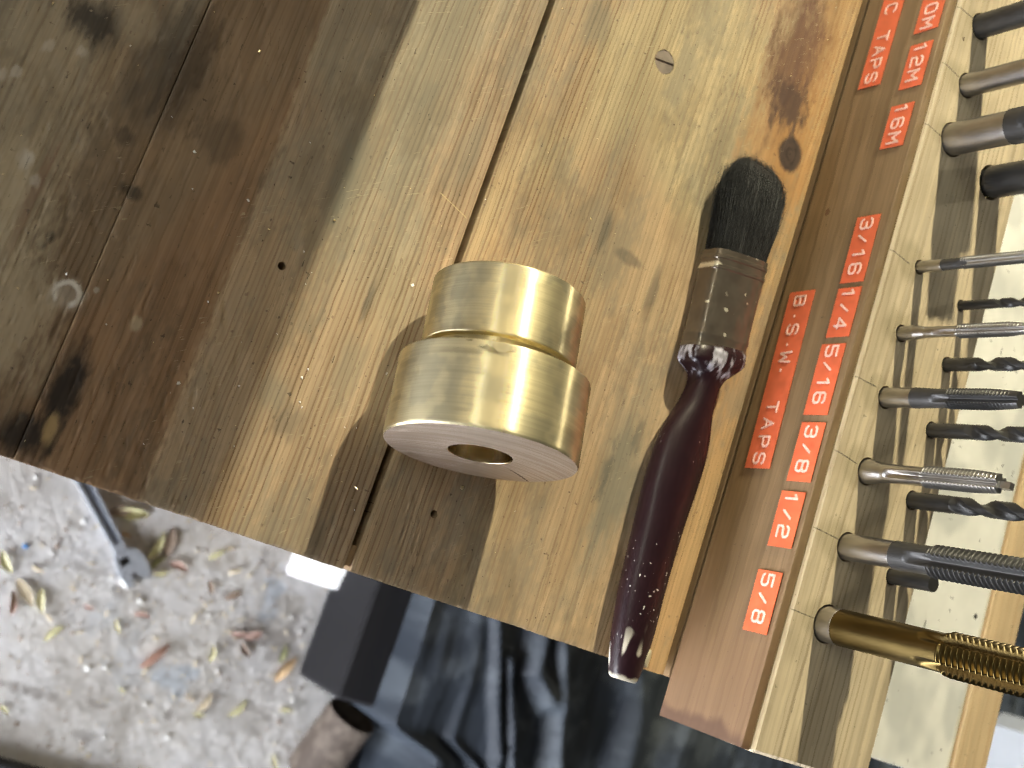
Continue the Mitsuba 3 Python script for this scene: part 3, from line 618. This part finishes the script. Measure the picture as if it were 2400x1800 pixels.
rev_split('sawn_edge', [(0.0, R1 - 0.0004), (0.0006, R1 - 0.0001)], 'brass', piece)
rev_split('shoulder', [(L1 - 0.0002, R1 - 0.0001), (L1, R1 - 0.0004), (L1, 0.0246)], 'brass', piece)
rev_split('groove', [(L1, 0.0246), (L1 + 0.0003, 0.0243), (L1 + 0.0044, 0.0243), (L1 + 0.0047, 0.0246), (L1 + 0.0048, R2 - 0.0003)], 'brass', piece)
rev_split('small_body', [(L1 + 0.0048, R2 - 0.0003), (L1 + 0.0051, R2)] + [(z, R2) for z in np.linspace(L1 + 0.0056, L1 + L2 - 0.0008, 14)] + [(L1 + L2 - 0.0004, R2 - 0.0001), (L1 + L2, R2 - 0.0006)], 'brass', piece)
# sawn face with its bore, uv = metres across the disc
th = np.linspace(0, 2 * np.pi, 193)[:-1]
rs = np.linspace(RH, R1 - 0.0004, 24)
vv = np.array([FACE + r * (np.cos(t) * U + np.sin(t) * W) for r in rs for t in th])
uvv = np.array([(-r * math.cos(t), r * math.sin(t)) for r in rs for t in th])
obj('sawn_face', tm(vv, grid_faces(24, 192, True)), 'sawn_brass', piece, smooth=True, uv=uvv)
mesh, uv = rev([(0.0, RH), (0.0004, RH - 0.0003), (0.045, RH - 0.0003), (0.047, 0.0002)], 96)  # closed bottom added to keep lamp light out of the bore
obj('bore', mesh, 'shaded_bore_brass', piece, smooth=True, uv=uv)
mesh, uv = rev([(L1 + L2, R2 - 0.0006), (L1 + L2, 0.0002)], 96)
obj('small_face', mesh, 'sawn_brass', piece, uv=uv)

# ------------------------------------------------------------------ paint brush; s runs from the butt of the handle to the hair tips
B0 = np.array([0.2877, -0.0117]); A2 = np.array([-0.0508, 0.9987]); N2 = np.array([0.9987, 0.0508])
def bp(s, t, z):
    return np.stack([B0[0] + A2[0] * s + N2[0] * t, B0[1] + A2[1] * s + N2[1] * t, z], -1)
def section(hw, ht, n=48, e=2.0, face=0.0):
    a = np.arange(n) * 2 * np.pi / n
    return np.sign(np.cos(a)) * np.abs(np.cos(a)) ** (2 / e) * hw, np.sign(np.sin(a)) * np.abs(np.sin(a)) ** (2 / e) * ht
brush = thing('paint_brush', 'paint brush with maroon handle and black bristles lying along the plank', 'paint brush')
HS = np.array([  # s, centre, half width, half thickness, centre height, exponent
    (0.0000, 0.0004, 0.0058, 0.0040, 0.0115, 2.3), (0.0010, 0.0004, 0.0066, 0.0050, 0.0113, 2.3), (0.0100, 0.0002, 0.0088, 0.0062, 0.0108, 2.2), (0.0200, 0.0001, 0.0103, 0.0067, 0.0103, 2.2), (0.0350, -0.0002, 0.0112, 0.0070, 0.0096, 2.2),
    (0.0500, 0.0001, 0.0118, 0.0072, 0.0090, 2.2), (0.0650, 0.0006, 0.0126, 0.0074, 0.0086, 2.2), (0.0800, 0.0013, 0.0138, 0.0074, 0.0084, 2.2), (0.0900, 0.0020, 0.0141, 0.0072, 0.0083, 2.2), (0.1000, 0.0026, 0.0132, 0.0068, 0.0082, 2.2),
    (0.1090, 0.0033, 0.0105, 0.0064, 0.0082, 2.2), (0.1160, 0.0040, 0.0083, 0.0061, 0.0082, 2.3), (0.1230, 0.0044, 0.0076, 0.0060, 0.0082, 2.4), (0.1270, 0.0045, 0.0086, 0.0064, 0.0083, 2.6), (0.1300, 0.0046, 0.0118, 0.0076, 0.0084, 3.0),
    (0.1325, 0.0047, 0.0150, 0.0082, 0.0085, 3.4), (0.1345, 0.0047, 0.0162, 0.0083, 0.0085, 3.6), (0.1375, 0.0047, 0.0160, 0.0081, 0.0084, 3.6), (0.1410, 0.0047, 0.0152, 0.0070, 0.0080, 3.6)])
from scipy.interpolate import PchipInterpolator
hf = PchipInterpolator(HS[:, 0], HS[:, 1:])
ss = np.concatenate([[0, 0.0004, 0.001], np.linspace(0.003, 0.120, 50), np.linspace(0.1215, 0.141, 26)])
rings, uvs = [], []
for s in ss:
    c0, hw, ht, zc, e = hf(s)
    hw *= 0.91 if s < 0.122 else 0.91
    c0 = c0 + 0.0008 * np.clip((s - 0.11) / 0.02, 0, 1)
    t, z = section(hw, ht, 56, e)
    sl = 0.0028 * np.clip((s - 0.124) / 0.008, 0, 1) * (t / 0.016)        # the shoulder is cut a little askew
    rings.append(bp(s + sl, c0 + t, zc + z)); uvs += [(j / 56, s) for j in range(56)]
uvs += [(0, 0), (0, 0.141)]
hm = loft(rings)
obj('handle', hm, 'maroon_paint', brush, smooth=True, uv=np.array(uvs))
FS = [(0.1385, 0.0141, 0.0072), (0.1388, 0.0145, 0.0077), (0.1400, 0.0145, 0.0077), (0.1404, 0.0141, 0.0073), (0.1430, 0.0141, 0.0073), (0.1435, 0.0144, 0.0076), (0.1450, 0.0144, 0.0076), (0.1455, 0.0141, 0.0073),
      (0.155, 0.0142, 0.0072), (0.165, 0.0144, 0.0073), (0.1720, 0.0146, 0.0074), (0.1724, 0.0149, 0.0077), (0.1738, 0.0149, 0.0077), (0.1742, 0.0146, 0.0074), (0.1765, 0.0147, 0.0074), (0.1769, 0.0150, 0.0077), (0.1783, 0.0150, 0.0077), (0.1787, 0.0147, 0.0074), (0.1808, 0.0148, 0.0074)]
rings = []
for s, hw, ht in FS:
    t, z = section(hw, ht, 72, 4.2)
    rings.append(bp(s + 0.0022 * t / 0.015, 0.0056 - 0.0010 * (s - 0.14) / 0.04 + t, 0.0079 + z))
obj('ferrule', loft(rings), 'ferrule_metal', brush, smooth=32)
# hair: a dense core and a coat of separate bristles
def hair_half(s):
    u = np.clip((s - 0.178) / 0.0465, 0, 1)
    w = np.interp(u, [0, 0.15, 0.45, 0.75, 0.88, 0.95, 0.985, 1.0], [0.0143, 0.0152, 0.0163, 0.0162, 0.0146, 0.0117, 0.0082, 0.002])
    return w, np.interp(u, [0, 0.3, 0.7, 0.9, 1.0], [0.0069, 0.0070, 0.0064, 0.0048, 0.0012])
rings = []
for s in np.linspace(0.177, 0.2225, 24):
    w, h = hair_half(s)
    t, z = section(w * 0.93, h * 0.92, 56, 2.5)
    rings.append(bp(np.full(56, s), 0.0045 + t, np.maximum(0.0076 + z, 0.0004)))
obj('bristle_core', loft(rings), 'bristle_hair', brush, smooth=True)
def hairs(n, seed, light):
    r = np.random.default_rng(seed)
    V, F, at = [], [], 0
    for _ in range(n):
        a = r.uniform(-0.25, np.pi + 0.25) if r.random() < 0.85 else r.uniform(0, 2 * np.pi)
        rad = r.uniform(0.80, 1.03)
        end = 0.2255 - 0.0120 * abs(math.cos(a) * rad) ** 2.6 - r.exponential(0.0026) + r.normal(0, 0.0011)
        s = np.linspace(0.1785, end, 6)
        w, h = hair_half(s)
        w0, h0 = hair_half(np.minimum(s, 0.206))
        t = 0.0045 + np.sign(math.cos(a)) * abs(math.cos(a)) ** 0.8 * w0 * rad * (1 - 0.10 * np.clip((s - 0.20) / 0.024, 0, 1) ** 2) + r.normal(0, 0.00030) * np.linspace(0, 1, 6) ** 2 * 6
        z = np.maximum(0.0076 + np.sign(math.sin(a)) * abs(math.sin(a)) ** 0.8 * h * rad, 0.0004) + r.normal(0, 0.0002) * np.linspace(0, 1, 6) ** 2
        c = bp(s, t, np.maximum(z, 0.0003))
        rr = r.uniform(0.00010, 0.00017) * np.array([1, 1, 1, 0.95, 0.8, 0.25])
        o1, o2 = np.array([N2[0], N2[1], 0]), np.array([0, 0, 1.0])
        ring = np.stack([c + rr[:, None] * (math.cos(q) * o1 + math.sin(q) * o2) for q in (0.5, 2.6, 4.7)], 1)
        V.append(ring.reshape(-1, 3)); F.append(grid_faces(6, 3, True) + at); at += 18
    return tm(np.vstack(V), np.vstack(F))
k = obj('bristles', hairs(3600, 5, False), 'bristle_hair', brush, smooth=True)
labels[k] = {'label': 'black bristles', 'kind': 'stuff'}
k = obj('pale_bristles', hairs(130, 6, True), 'highlight_hair', brush, smooth=True)  # lighter strands put streaky highlights into the hair colour
labels[k] = {'label': 'a few paler bristles standing in for streaky highlights', 'kind': 'stuff'}
# hanging hole near the butt, showing pale wood
hole = from_man(m3.Manifold.cylinder(0.0009, 0.0030, 0.0028, 28).scale((0.62, 1.25, 1)))
hole.apply_transform(trimesh.transformations.rotation_matrix(math.radians(34), (0, 1, 0)))
hole.apply_translation(bp(np.array(0.0105), np.array(0.0071), np.array(0.0145)))
principled('hole_wood', (0.50, 0.44, 0.30), 0.6)
obj('hanging_hole', hole, 'hole_wood', brush, smooth=30)

# ------------------------------------------------------------------ swarf and dust on the bench
def flakes(n, seed, region, size, zz=0.0006, slim=0.5):
    r = np.random.default_rng(seed)
    V, F, at = [], [], 0
    for _ in range(n):
        x, y = region(r)
        s = size * r.lognormal(0, 0.45)
        a = r.uniform(0, 6.28)
        d, e = np.array([math.cos(a), math.sin(a), r.normal(0, 0.25)]) * s, np.array([-math.sin(a), math.cos(a), r.normal(0, 0.3)]) * s * r.uniform(0.25, slim + 0.3)
        c = np.array([x, y, zz + s * 0.35])
        v = np.array([c - d - e, c + d - e, c + d * 0.8 + e, c - d * 0.7 + e, c + np.array([0, 0, s * 0.35])])
        V.append(v); F.append(np.array([[0, 1, 4], [1, 2, 4], [2, 3, 4], [3, 0, 4], [0, 2, 1], [0, 3, 2]]) + at); at += 5
    return tm(np.vstack(V), np.vstack(F))
def on_bench(r):
    while True:
        x, y = r.uniform(-0.01, 0.31), r.uniform(0.0, 0.30)
        if abs(x - 0.205) < 0.035 and 0.04 < y < 0.11: continue
        if abs(x - 0.285) < 0.022 and y < 0.215: continue
        if abs(x - 0.1653) < 0.004: continue
        return x, y
k = obj('metal_swarf', flakes(110, 3, on_bench, 0.00023), 'swarf_brass')
labels[k] = {'label': 'tiny bright specks of metal swarf scattered over the bench', 'category': 'swarf', 'kind': 'stuff'}
k = obj('white_specks', flakes(40, 4, lambda r: (r.normal(0.12, 0.05), abs(r.normal(0.04, 0.05)) + 0.002), 0.00032), 'chip_white')
labels[k] = {'label': 'pale paint flecks lying on the planks', 'category': 'flecks', 'kind': 'stuff'}

# ------------------------------------------------------------------ floor: leaves, chips, wrench
ZF = -0.85
LEAVES = [('y', 0.3058, -0.0339, 0.0394, 13.0), ('b', 0.2948, -0.0329, 0.0274, 29.0), ('o', 0.3093, -0.0561, 0.0129, -2.0), ('y', 0.3425, -0.0577, 0.0336, 81.0), ('b', 0.356, -0.049, 0.0317, 97.0), ('g', 0.3524, -0.0745, 0.0207, 59.0), ('y', 0.3589, -0.0832, 0.0156, 25.0),
          ('y', 0.4095, -0.0471, 0.0205, 46.0), ('t', 0.4219, -0.037, 0.0121, 27.0), ('p', 0.3749, -0.0724, 0.0228, -10.0), ('b', 0.4167, -0.0832, 0.0168, -58.0), ('p', 0.3016, -0.1377, 0.0127, -4.0), ('p', 0.3571, -0.132, 0.0189, 3.0), ('y', 0.337, -0.1493, 0.0163, -50.0),
          ('y', 0.2547, -0.1444, 0.0264, -66.0), ('t', 0.2357, -0.1413, 0.0337, -41.0), ('b', 0.2271, -0.1522, 0.0228, -77.0), ('y', 0.2082, -0.1167, 0.0263, -46.0), ('y', 0.2784, -0.1722, 0.0226, 55.0), ('r', 0.3857, -0.1678, 0.0401, 56.0), ('y', 0.4448, -0.1511, 0.0192, 99.0),
          ('t', 0.457, -0.2021, 0.0253, 70.0), ('y', 0.457, -0.216, 0.0142, 3.0), ('y', 0.4964, -0.2001, 0.026, 58.0), ('o', 0.5352, -0.1461, 0.0372, 65.0), ('g', 0.5259, -0.1304, 0.0223, 92.0), ('y', 0.5553, -0.1912, 0.0171, 8.0), ('y', 0.5631, -0.2477, 0.0188, -51.0),
          ('y', 0.3667, -0.2113, 0.0095, -24.0), ('p', 0.4679, -0.122, 0.0214, 15.0), ('b', 0.4813, -0.1364, 0.0204, -39.0), ('b', 0.4452, -0.0845, 0.0205, 36.0), ('y', 0.2605, -0.2562, 0.0144, -25.0), ('p', 0.4842, -0.1195, 0.0228, 30.0), ('r', 0.2297, -0.1564, 0.0199, -77.0)]
LM = {'y': ('leaf_yellow', 'pale yellow dry leaf lying on the concrete floor', 'pale yellow leaves on the floor'), 'g': ('leaf_green', 'dull green dry leaf lying on the concrete floor', 'dull green leaves on the floor'),
      'b': ('leaf_brown', 'brown shrivelled leaf lying on the concrete floor', 'brown leaves on the floor'), 'r': ('leaf_red', 'dark reddish curled leaf on the concrete floor', 'reddish curled leaves on the floor'),
      't': ('leaf_tan', 'cream coloured dry leaf lying on the concrete floor', 'cream leaves on the floor'), 'o': ('leaf_orange', 'orange tinted dry leaf on the concrete floor', 'orange leaves on the floor'),
      'p': ('leaf_pink', 'pinkish faded dry leaf on the concrete floor', 'pinkish leaves on the floor')}
def leaf_mesh(L, kind, seed):
    r = np.random.default_rng(seed)
    n, m = 13, 7
    s = np.linspace(0, 1, n)
    hw = L * (0.135 if kind in 'yg' else 0.17 if kind in 'bp' else 0.15) * np.sin(np.pi * s ** 0.85) ** 0.8 * r.uniform(0.85, 1.15) + 0.00025
    bend = r.uniform(-0.12, 0.12) * L * np.sin(np.pi * s)
    lift = r.uniform(0.02, 0.09) * L * np.sin(np.pi * s) + r.uniform(0, 0.05) * L * s
    curl = r.uniform(0.2, 0.8) if kind not in 'r' else 1.3
    V, UV = [], []
    for i in range(n):
        for j in range(m):
            q = 2 * j / (m - 1) - 1
            V.append(((s[i] - 0.5) * L, bend[i] + q * hw[i] * (1 if kind != 'r' else 0.7), 0.0012 + lift[i] + curl * hw[i] * q * q + r.normal(0, 0.00012)))
            UV.append((j / (m - 1), s[i]))
    return tm(V, grid_faces(n, m)), np.array(UV)
ORD = ['leftmost', 'second', 'third', 'fourth', 'fifth', 'sixth', 'seventh', 'eighth', 'ninth', 'tenth', 'eleventh', 'twelfth', 'thirteenth', 'fourteenth', 'fifteenth', 'sixteenth', 'seventeenth', 'eighteenth']
def from_left(pts):
    q = [np.dot(CAM_RIGHT, (x, y, ZF - 0.35)) / np.dot(CAM_FWD, (x, y, ZF - 0.35)) for x, y in pts]
    return np.argsort(np.argsort(q))
KIND = {'y': 'pale yellow', 'g': 'dull green', 'b': 'brown shrivelled', 'r': 'dark reddish curled', 't': 'cream coloured', 'o': 'orange tinted', 'p': 'pinkish faded'}
rank = {}
for kd in KIND:
    ids = [i for i, l in enumerate(LEAVES) if l[0] == kd]
    for i, o in zip(ids, from_left([LEAVES[i][1:3] for i in ids])): rank[i] = (int(o), len(ids))
for i, (kd, x, y, L, a) in enumerate(LEAVES):
    m, uv = leaf_mesh(L, kd, 100 + i)
    mt, lb, gr = LM[kd]
    k = key_of('dry_leaf')
    scene[k] = ply(m, mt, smooth=True, uv=uv, to_world=T().translate([x, y, ZF]).rotate([0, 0, 1], a))
    o, n_ = rank[i]
    where = 'leftmost' if o == 0 else 'rightmost' if o == n_ - 1 else ORD[o] + ' from the left'
    labels[k] = {'label': f'{KIND[kd]} dry leaf on the floor, {where} of its colour', 'category': 'leaf', 'group': gr}
CHIPS = [(0.2022, -0.0287), (0.263, -0.056), (0.2457, -0.0959), (0.386, -0.0489), (0.3497, -0.1176), (0.4277, -0.1126), (0.3118, -0.1032), (0.3243, -0.1975), (0.3414, -0.1925), (0.3956, -0.2189), (0.3672, -0.2609), (0.4324, -0.247), (0.4594, -0.1667), (0.5211, -0.0887), (0.5384, -0.1015), (0.5589, -0.1777), (0.3395, -0.0995)]
def pebble(r, seed):
    m = trimesh.creation.icosphere(2, 1.0)
    import meshkit
    v = np.array(m.vertices)
    v *= (0.7 + 0.6 * meshkit.noise(v * 1.7 + seed * 3.1))[:, None]
    return tm(v * [r, r * 0.8, r * 0.55], m.faces)
chip_rank = from_left(CHIPS)
for i, (x, y) in enumerate(CHIPS):
    r = 0.0021 + 0.0012 * ((i * 37) % 10) / 10
    k = key_of('white_chip')
    scene[k] = ply(pebble(r, i), 'chip_white', smooth=True, to_world=T().translate([x, y, ZF + r * 0.4]).rotate([0, 0, 1], 40 * i))
    labels[k] = {'label': 'small white chip on the concrete floor, ' + ('leftmost' if chip_rank[i] == 0 else 'rightmost' if chip_rank[i] == len(CHIPS) - 1 else ORD[chip_rank[i]] + ' from the left'), 'category': 'chip', 'group': 'white chips on the floor'}
tag(obj('plaster_lump', pebble(0.0085, 77).apply_translation((0.3290, -0.1025, ZF + 0.003)), 'chip_white', smooth=True), 'largest white plaster lump touching the wrench jaw', 'lump')
tag(obj('blue_chip', pebble(0.0030, 50).apply_translation((0.219, -0.097, ZF + 0.001)), 'blue_plastic', smooth=True), 'bright blue plastic chip on the concrete floor', 'chip')
def grit(r): return r.uniform(0.15, 0.62), r.uniform(-0.32, 0.0)
k = obj('floor_grit', flakes(650, 9, grit, 0.0010, ZF + 0.0005), 'leaf_brown')
labels[k] = {'label': 'fine brown litter strewn over the concrete floor', 'category': 'litter', 'kind': 'stuff'}
pl = trimesh.util.concatenate([flakes(330, 19, grit, 0.0011, ZF + 0.0005, 0.3), flakes(130, 29, lambda r: (r.normal(0.40, 0.09), r.normal(-0.12, 0.07)), 0.0026, ZF + 0.0006, 0.0)])
k = obj('pale_litter', pl, 'leaf_tan')
labels[k] = {'label': 'fine pale leaf crumbs strewn over the concrete floor', 'category': 'litter', 'kind': 'stuff'}

# adjustable wrench on the floor: handle axis from the bench side down to the jaws
wr = thing('adjustable_wrench', 'silver adjustable wrench lying on the concrete floor beside the bench', 'wrench')
H0, H1 = np.array([0.205, 0.020]), np.array([0.309, -0.0735])
d = (H1 - H0) / np.linalg.norm(H1 - H0); q = np.array([d[1], -d[0]])      # q to the left side of the picture
Lh = np.linalg.norm(H1 - H0)
def wplace(m, dz=0.0):
    v = np.array(m.vertices)
    v[:, 1] *= 0.86
    return tm(np.c_[H0[0] + d[0] * v[:, 0] + q[0] * v[:, 1], H0[1] + d[1] * v[:, 0] + q[1] * v[:, 1], ZF + 0.0008 + dz + v[:, 2]], m.faces)
def extr(poly, h, z=0.0):
    m = trimesh.creation.extrude_polygon(poly, h); m.apply_translation((0, 0, z)); return m
def fix(m):
    if m.volume < 0: m.invert()
    return m
hp = Polygon([(0, -0.0085), (0, 0.0085), (Lh, 0.0062), (Lh + 0.004, 0.010), (Lh + 0.004, -0.010), (Lh, -0.0062)]).buffer(0.0012).buffer(-0.0002)
rec = Polygon([(0.012, -0.0050), (0.012, 0.0050), (Lh - 0.010, 0.0034), (Lh - 0.010, -0.0034)]).buffer(0.0008)
hm = man(fix(extr(hp, 0.0085))) - man(fix(extr(rec, 0.004, 0.0058)))
obj('handle', fix(wplace(from_man(hm))), 'wrench_steel', wr)
obj('recessed_panel', fix(wplace(extr(rec.buffer(-0.0004), 0.0008, 0.0052))), 'recess_steel', wr)
head = Polygon([(Lh + 0.002, -0.0095), (Lh + 0.006, -0.0165), (Lh + 0.016, -0.0200), (Lh + 0.030, -0.0190), (Lh + 0.040, -0.0150), (Lh + 0.033, -0.0060), (Lh + 0.026, -0.0035), (Lh + 0.025, 0.0065), (Lh + 0.018, 0.0130), (Lh + 0.006, 0.0125), (Lh + 0.002, 0.0095)]).buffer(0.0008)
slot = sbox(Lh + 0.0065, -0.0035, Lh + 0.0150, 0.0085)
obj('fixed_jaw', fix(wplace(from_man(man(fix(extr(head, 0.0105))) - man(fix(extr(slot, 0.02, -0.005)))))), 'wrench_steel', wr)
mj = Polygon([(Lh + 0.0190, 0.0035), (Lh + 0.0265, 0.0035), (Lh + 0.0395, 0.0060), (Lh + 0.0370, 0.0130), (Lh + 0.0190, 0.0150)]).buffer(0.0006)
obj('moving_jaw', fix(wplace(extr(mj, 0.0088), 0.0008)), 'wrench_steel', wr)
kn = [extr(Point(0, 0).buffer(0.0034 if i % 2 else 0.0028), 0.0009, -0.0055 + 0.0010 * i) for i in range(11)]
kn = trimesh.util.concatenate(kn); kn.apply_transform(trimesh.transformations.rotation_matrix(math.pi / 2, (1, 0, 0))); kn.apply_translation((Lh + 0.0107, 0.0025, 0.0060))
obj('adjusting_screw', fix(wplace(kn)), 'black_steel', wr)

# ------------------------------------------------------------------ under the bench: white tub, black plastic sheet over a box, brown tube
tub = chamfer_box(0, 0.24, 0, 0.30, 0, 0.012, 0.004).rotate((12, -12, 0)).translate((0.493, -0.042, ZF + 0.001))
tag(obj('white_tray', from_man(tub), 'white_plastic'), 'white plastic tray propped on the floor just under the bench edge', 'tray')
tag(obj('black_box', from_man(chamfer_box(0.552, 0.640, -0.148, 0.30, ZF + 0.0006, -0.735, 0.004)), 'box_plastic', smooth=30), 'plain black box on the floor under the bench', 'box')
import meshkit
gx, gy = np.concatenate([np.linspace(0.590, 0.615, 40), np.linspace(0.619, 1.75, 300)]), np.linspace(-0.75, 0.45, 260)
X, Y = np.meshgrid(gx, gy, indexing='ij')
P3 = np.stack([X * 5, Y * 3, X * 0], -1)
LEVEL, K = -0.70, 1.105
step = np.clip((-0.150 - Y) / 0.030, 0, 1); step = step * step * (3 - 2 * step)
X = X + 0.075 * step * np.clip((0.9 - X) / 0.35, 0, 1)
Z = LEVEL + 0.05 * (meshkit.fbm(P3, 4, 3) - 0.5) + 0.016 * (np.abs(meshkit.fbm(P3 * [4.5, 1.3, 1], 3, 8) - 0.5) * -2 + 0.4)
def ridge(pts, hgt, wid):
    ls = np.array(pts) * K
    best = np.full(X.shape, 9.0)
    for a, b in zip(ls[:-1], ls[1:]):
        ab = b - a
        t = np.clip(((X - a[0]) * ab[0] + (Y - a[1]) * ab[1]) / (ab @ ab), 0, 1)
        best = np.minimum(best, np.hypot(X - a[0] - t * ab[0], Y - a[1] - t * ab[1]))
    return hgt * np.exp(-(best / wid) ** 2)
Z += ridge([(0.503, -0.02), (0.503, -0.06), (0.512, -0.125), (0.517, -0.16)], 0.022, 0.010)
Z += ridge([(0.518, 0.02), (0.522, -0.07), (0.516, -0.15)], 0.012, 0.0035)
Z += ridge([(0.527, -0.125), (0.531, -0.155)], 0.020, 0.007)
Z += ridge([(0.606, 0.01), (0.640, -0.08), (0.682, -0.17)], 0.016, 0.0045)
Z += ridge([(0.640, -0.045), (0.665, -0.10), (0.70, -0.18)], 0.018, 0.005)
Z += ridge([(0.665, -0.005), (0.672, -0.05), (0.70, -0.075)], 0.024, 0.012)
Z += ridge([(0.685, 0.00), (0.715, -0.07), (0.745, -0.16)], 0.026, 0.011)
Z += ridge([(0.80, 0.00), (0.83, -0.07), (0.84, -0.2)], 0.02, 0.02)
Z += ridge([(0.92, 0.00), (0.90, -0.09), (0.95, -0.2)], 0.02, 0.03)
# the sheet hangs to the floor at its left side
edge = X[:1]
fall = np.clip((X - edge) / 0.016, 0, 1) ** 0.5
Z = ZF + 0.002 + (Z - ZF) * fall
sheet = tm(np.stack([X, Y, Z], -1).reshape(-1, 3), grid_faces(len(gx), len(gy)))
tag(obj('plastic_sheet', sheet, 'black_plastic', smooth=True), 'crumpled dark plastic sheet draped over things under the bench', 'plastic sheet')
# brown card tube lying open end up
ax = np.array([0.14, 0.90, 0.34]); ax /= np.linalg.norm(ax)
c0 = np.array([0.5948, -0.2477, ZF + 0.0292])
u1 = np.cross(ax, [0, 0, 1]); u1 /= np.linalg.norm(u1); u2 = np.cross(ax, u1)
prof = [(0.0, 0.0), (0.0, 0.026), (0.004, 0.030), (0.085, 0.030), (0.0855, 0.0285), (0.080, 0.0282)]
th = np.arange(48) * 2 * np.pi / 48
def turn(prof): return tm([c0 + s * ax + r * (math.cos(t) * u1 + math.sin(t) * u2) for s, r in prof for t in th], grid_faces(len(prof), 48, True))
tube = thing('card_tube', 'short brown open tube lying on the floor beside the black box', 'tube')
obj('wall', turn(prof), 'brown_card', tube, smooth=35)
obj('inside', turn([(0.080, 0.0282), (0.006, 0.0275), (0.005, 0.0)]), 'brown_card', tube, smooth=35)
ft = lathe_part([(0, 0.030), (0.004, 0.034), (0.020, 0.034), (0.026, 0.028), (0.026, 0.001)], 40)
ft.apply_translation((0.645, -0.245, ZF))
tag(obj('rubber_foot', ft, 'black_rubber', smooth=30), 'round black rubber foot at the bottom edge of the picture', 'rubber foot')
rod = trimesh.creation.cylinder(0.006, segment=[(0.18, -0.300, ZF + 0.0065), (0.40, -0.312, ZF + 0.0065)], sections=20)
tag(obj('dark_hose', rod, 'black_rubber', smooth=40), 'length of dark hose on the floor in the lower left corner', 'hose')
tag(obj('grey_bin', from_man(chamfer_box(1.45, 1.75, -0.22, 0.085, -0.60, -0.50, 0.02)), 'grey_plastic', smooth=30), 'pale grey plastic lid seen past the back edge of the bench', 'lid')
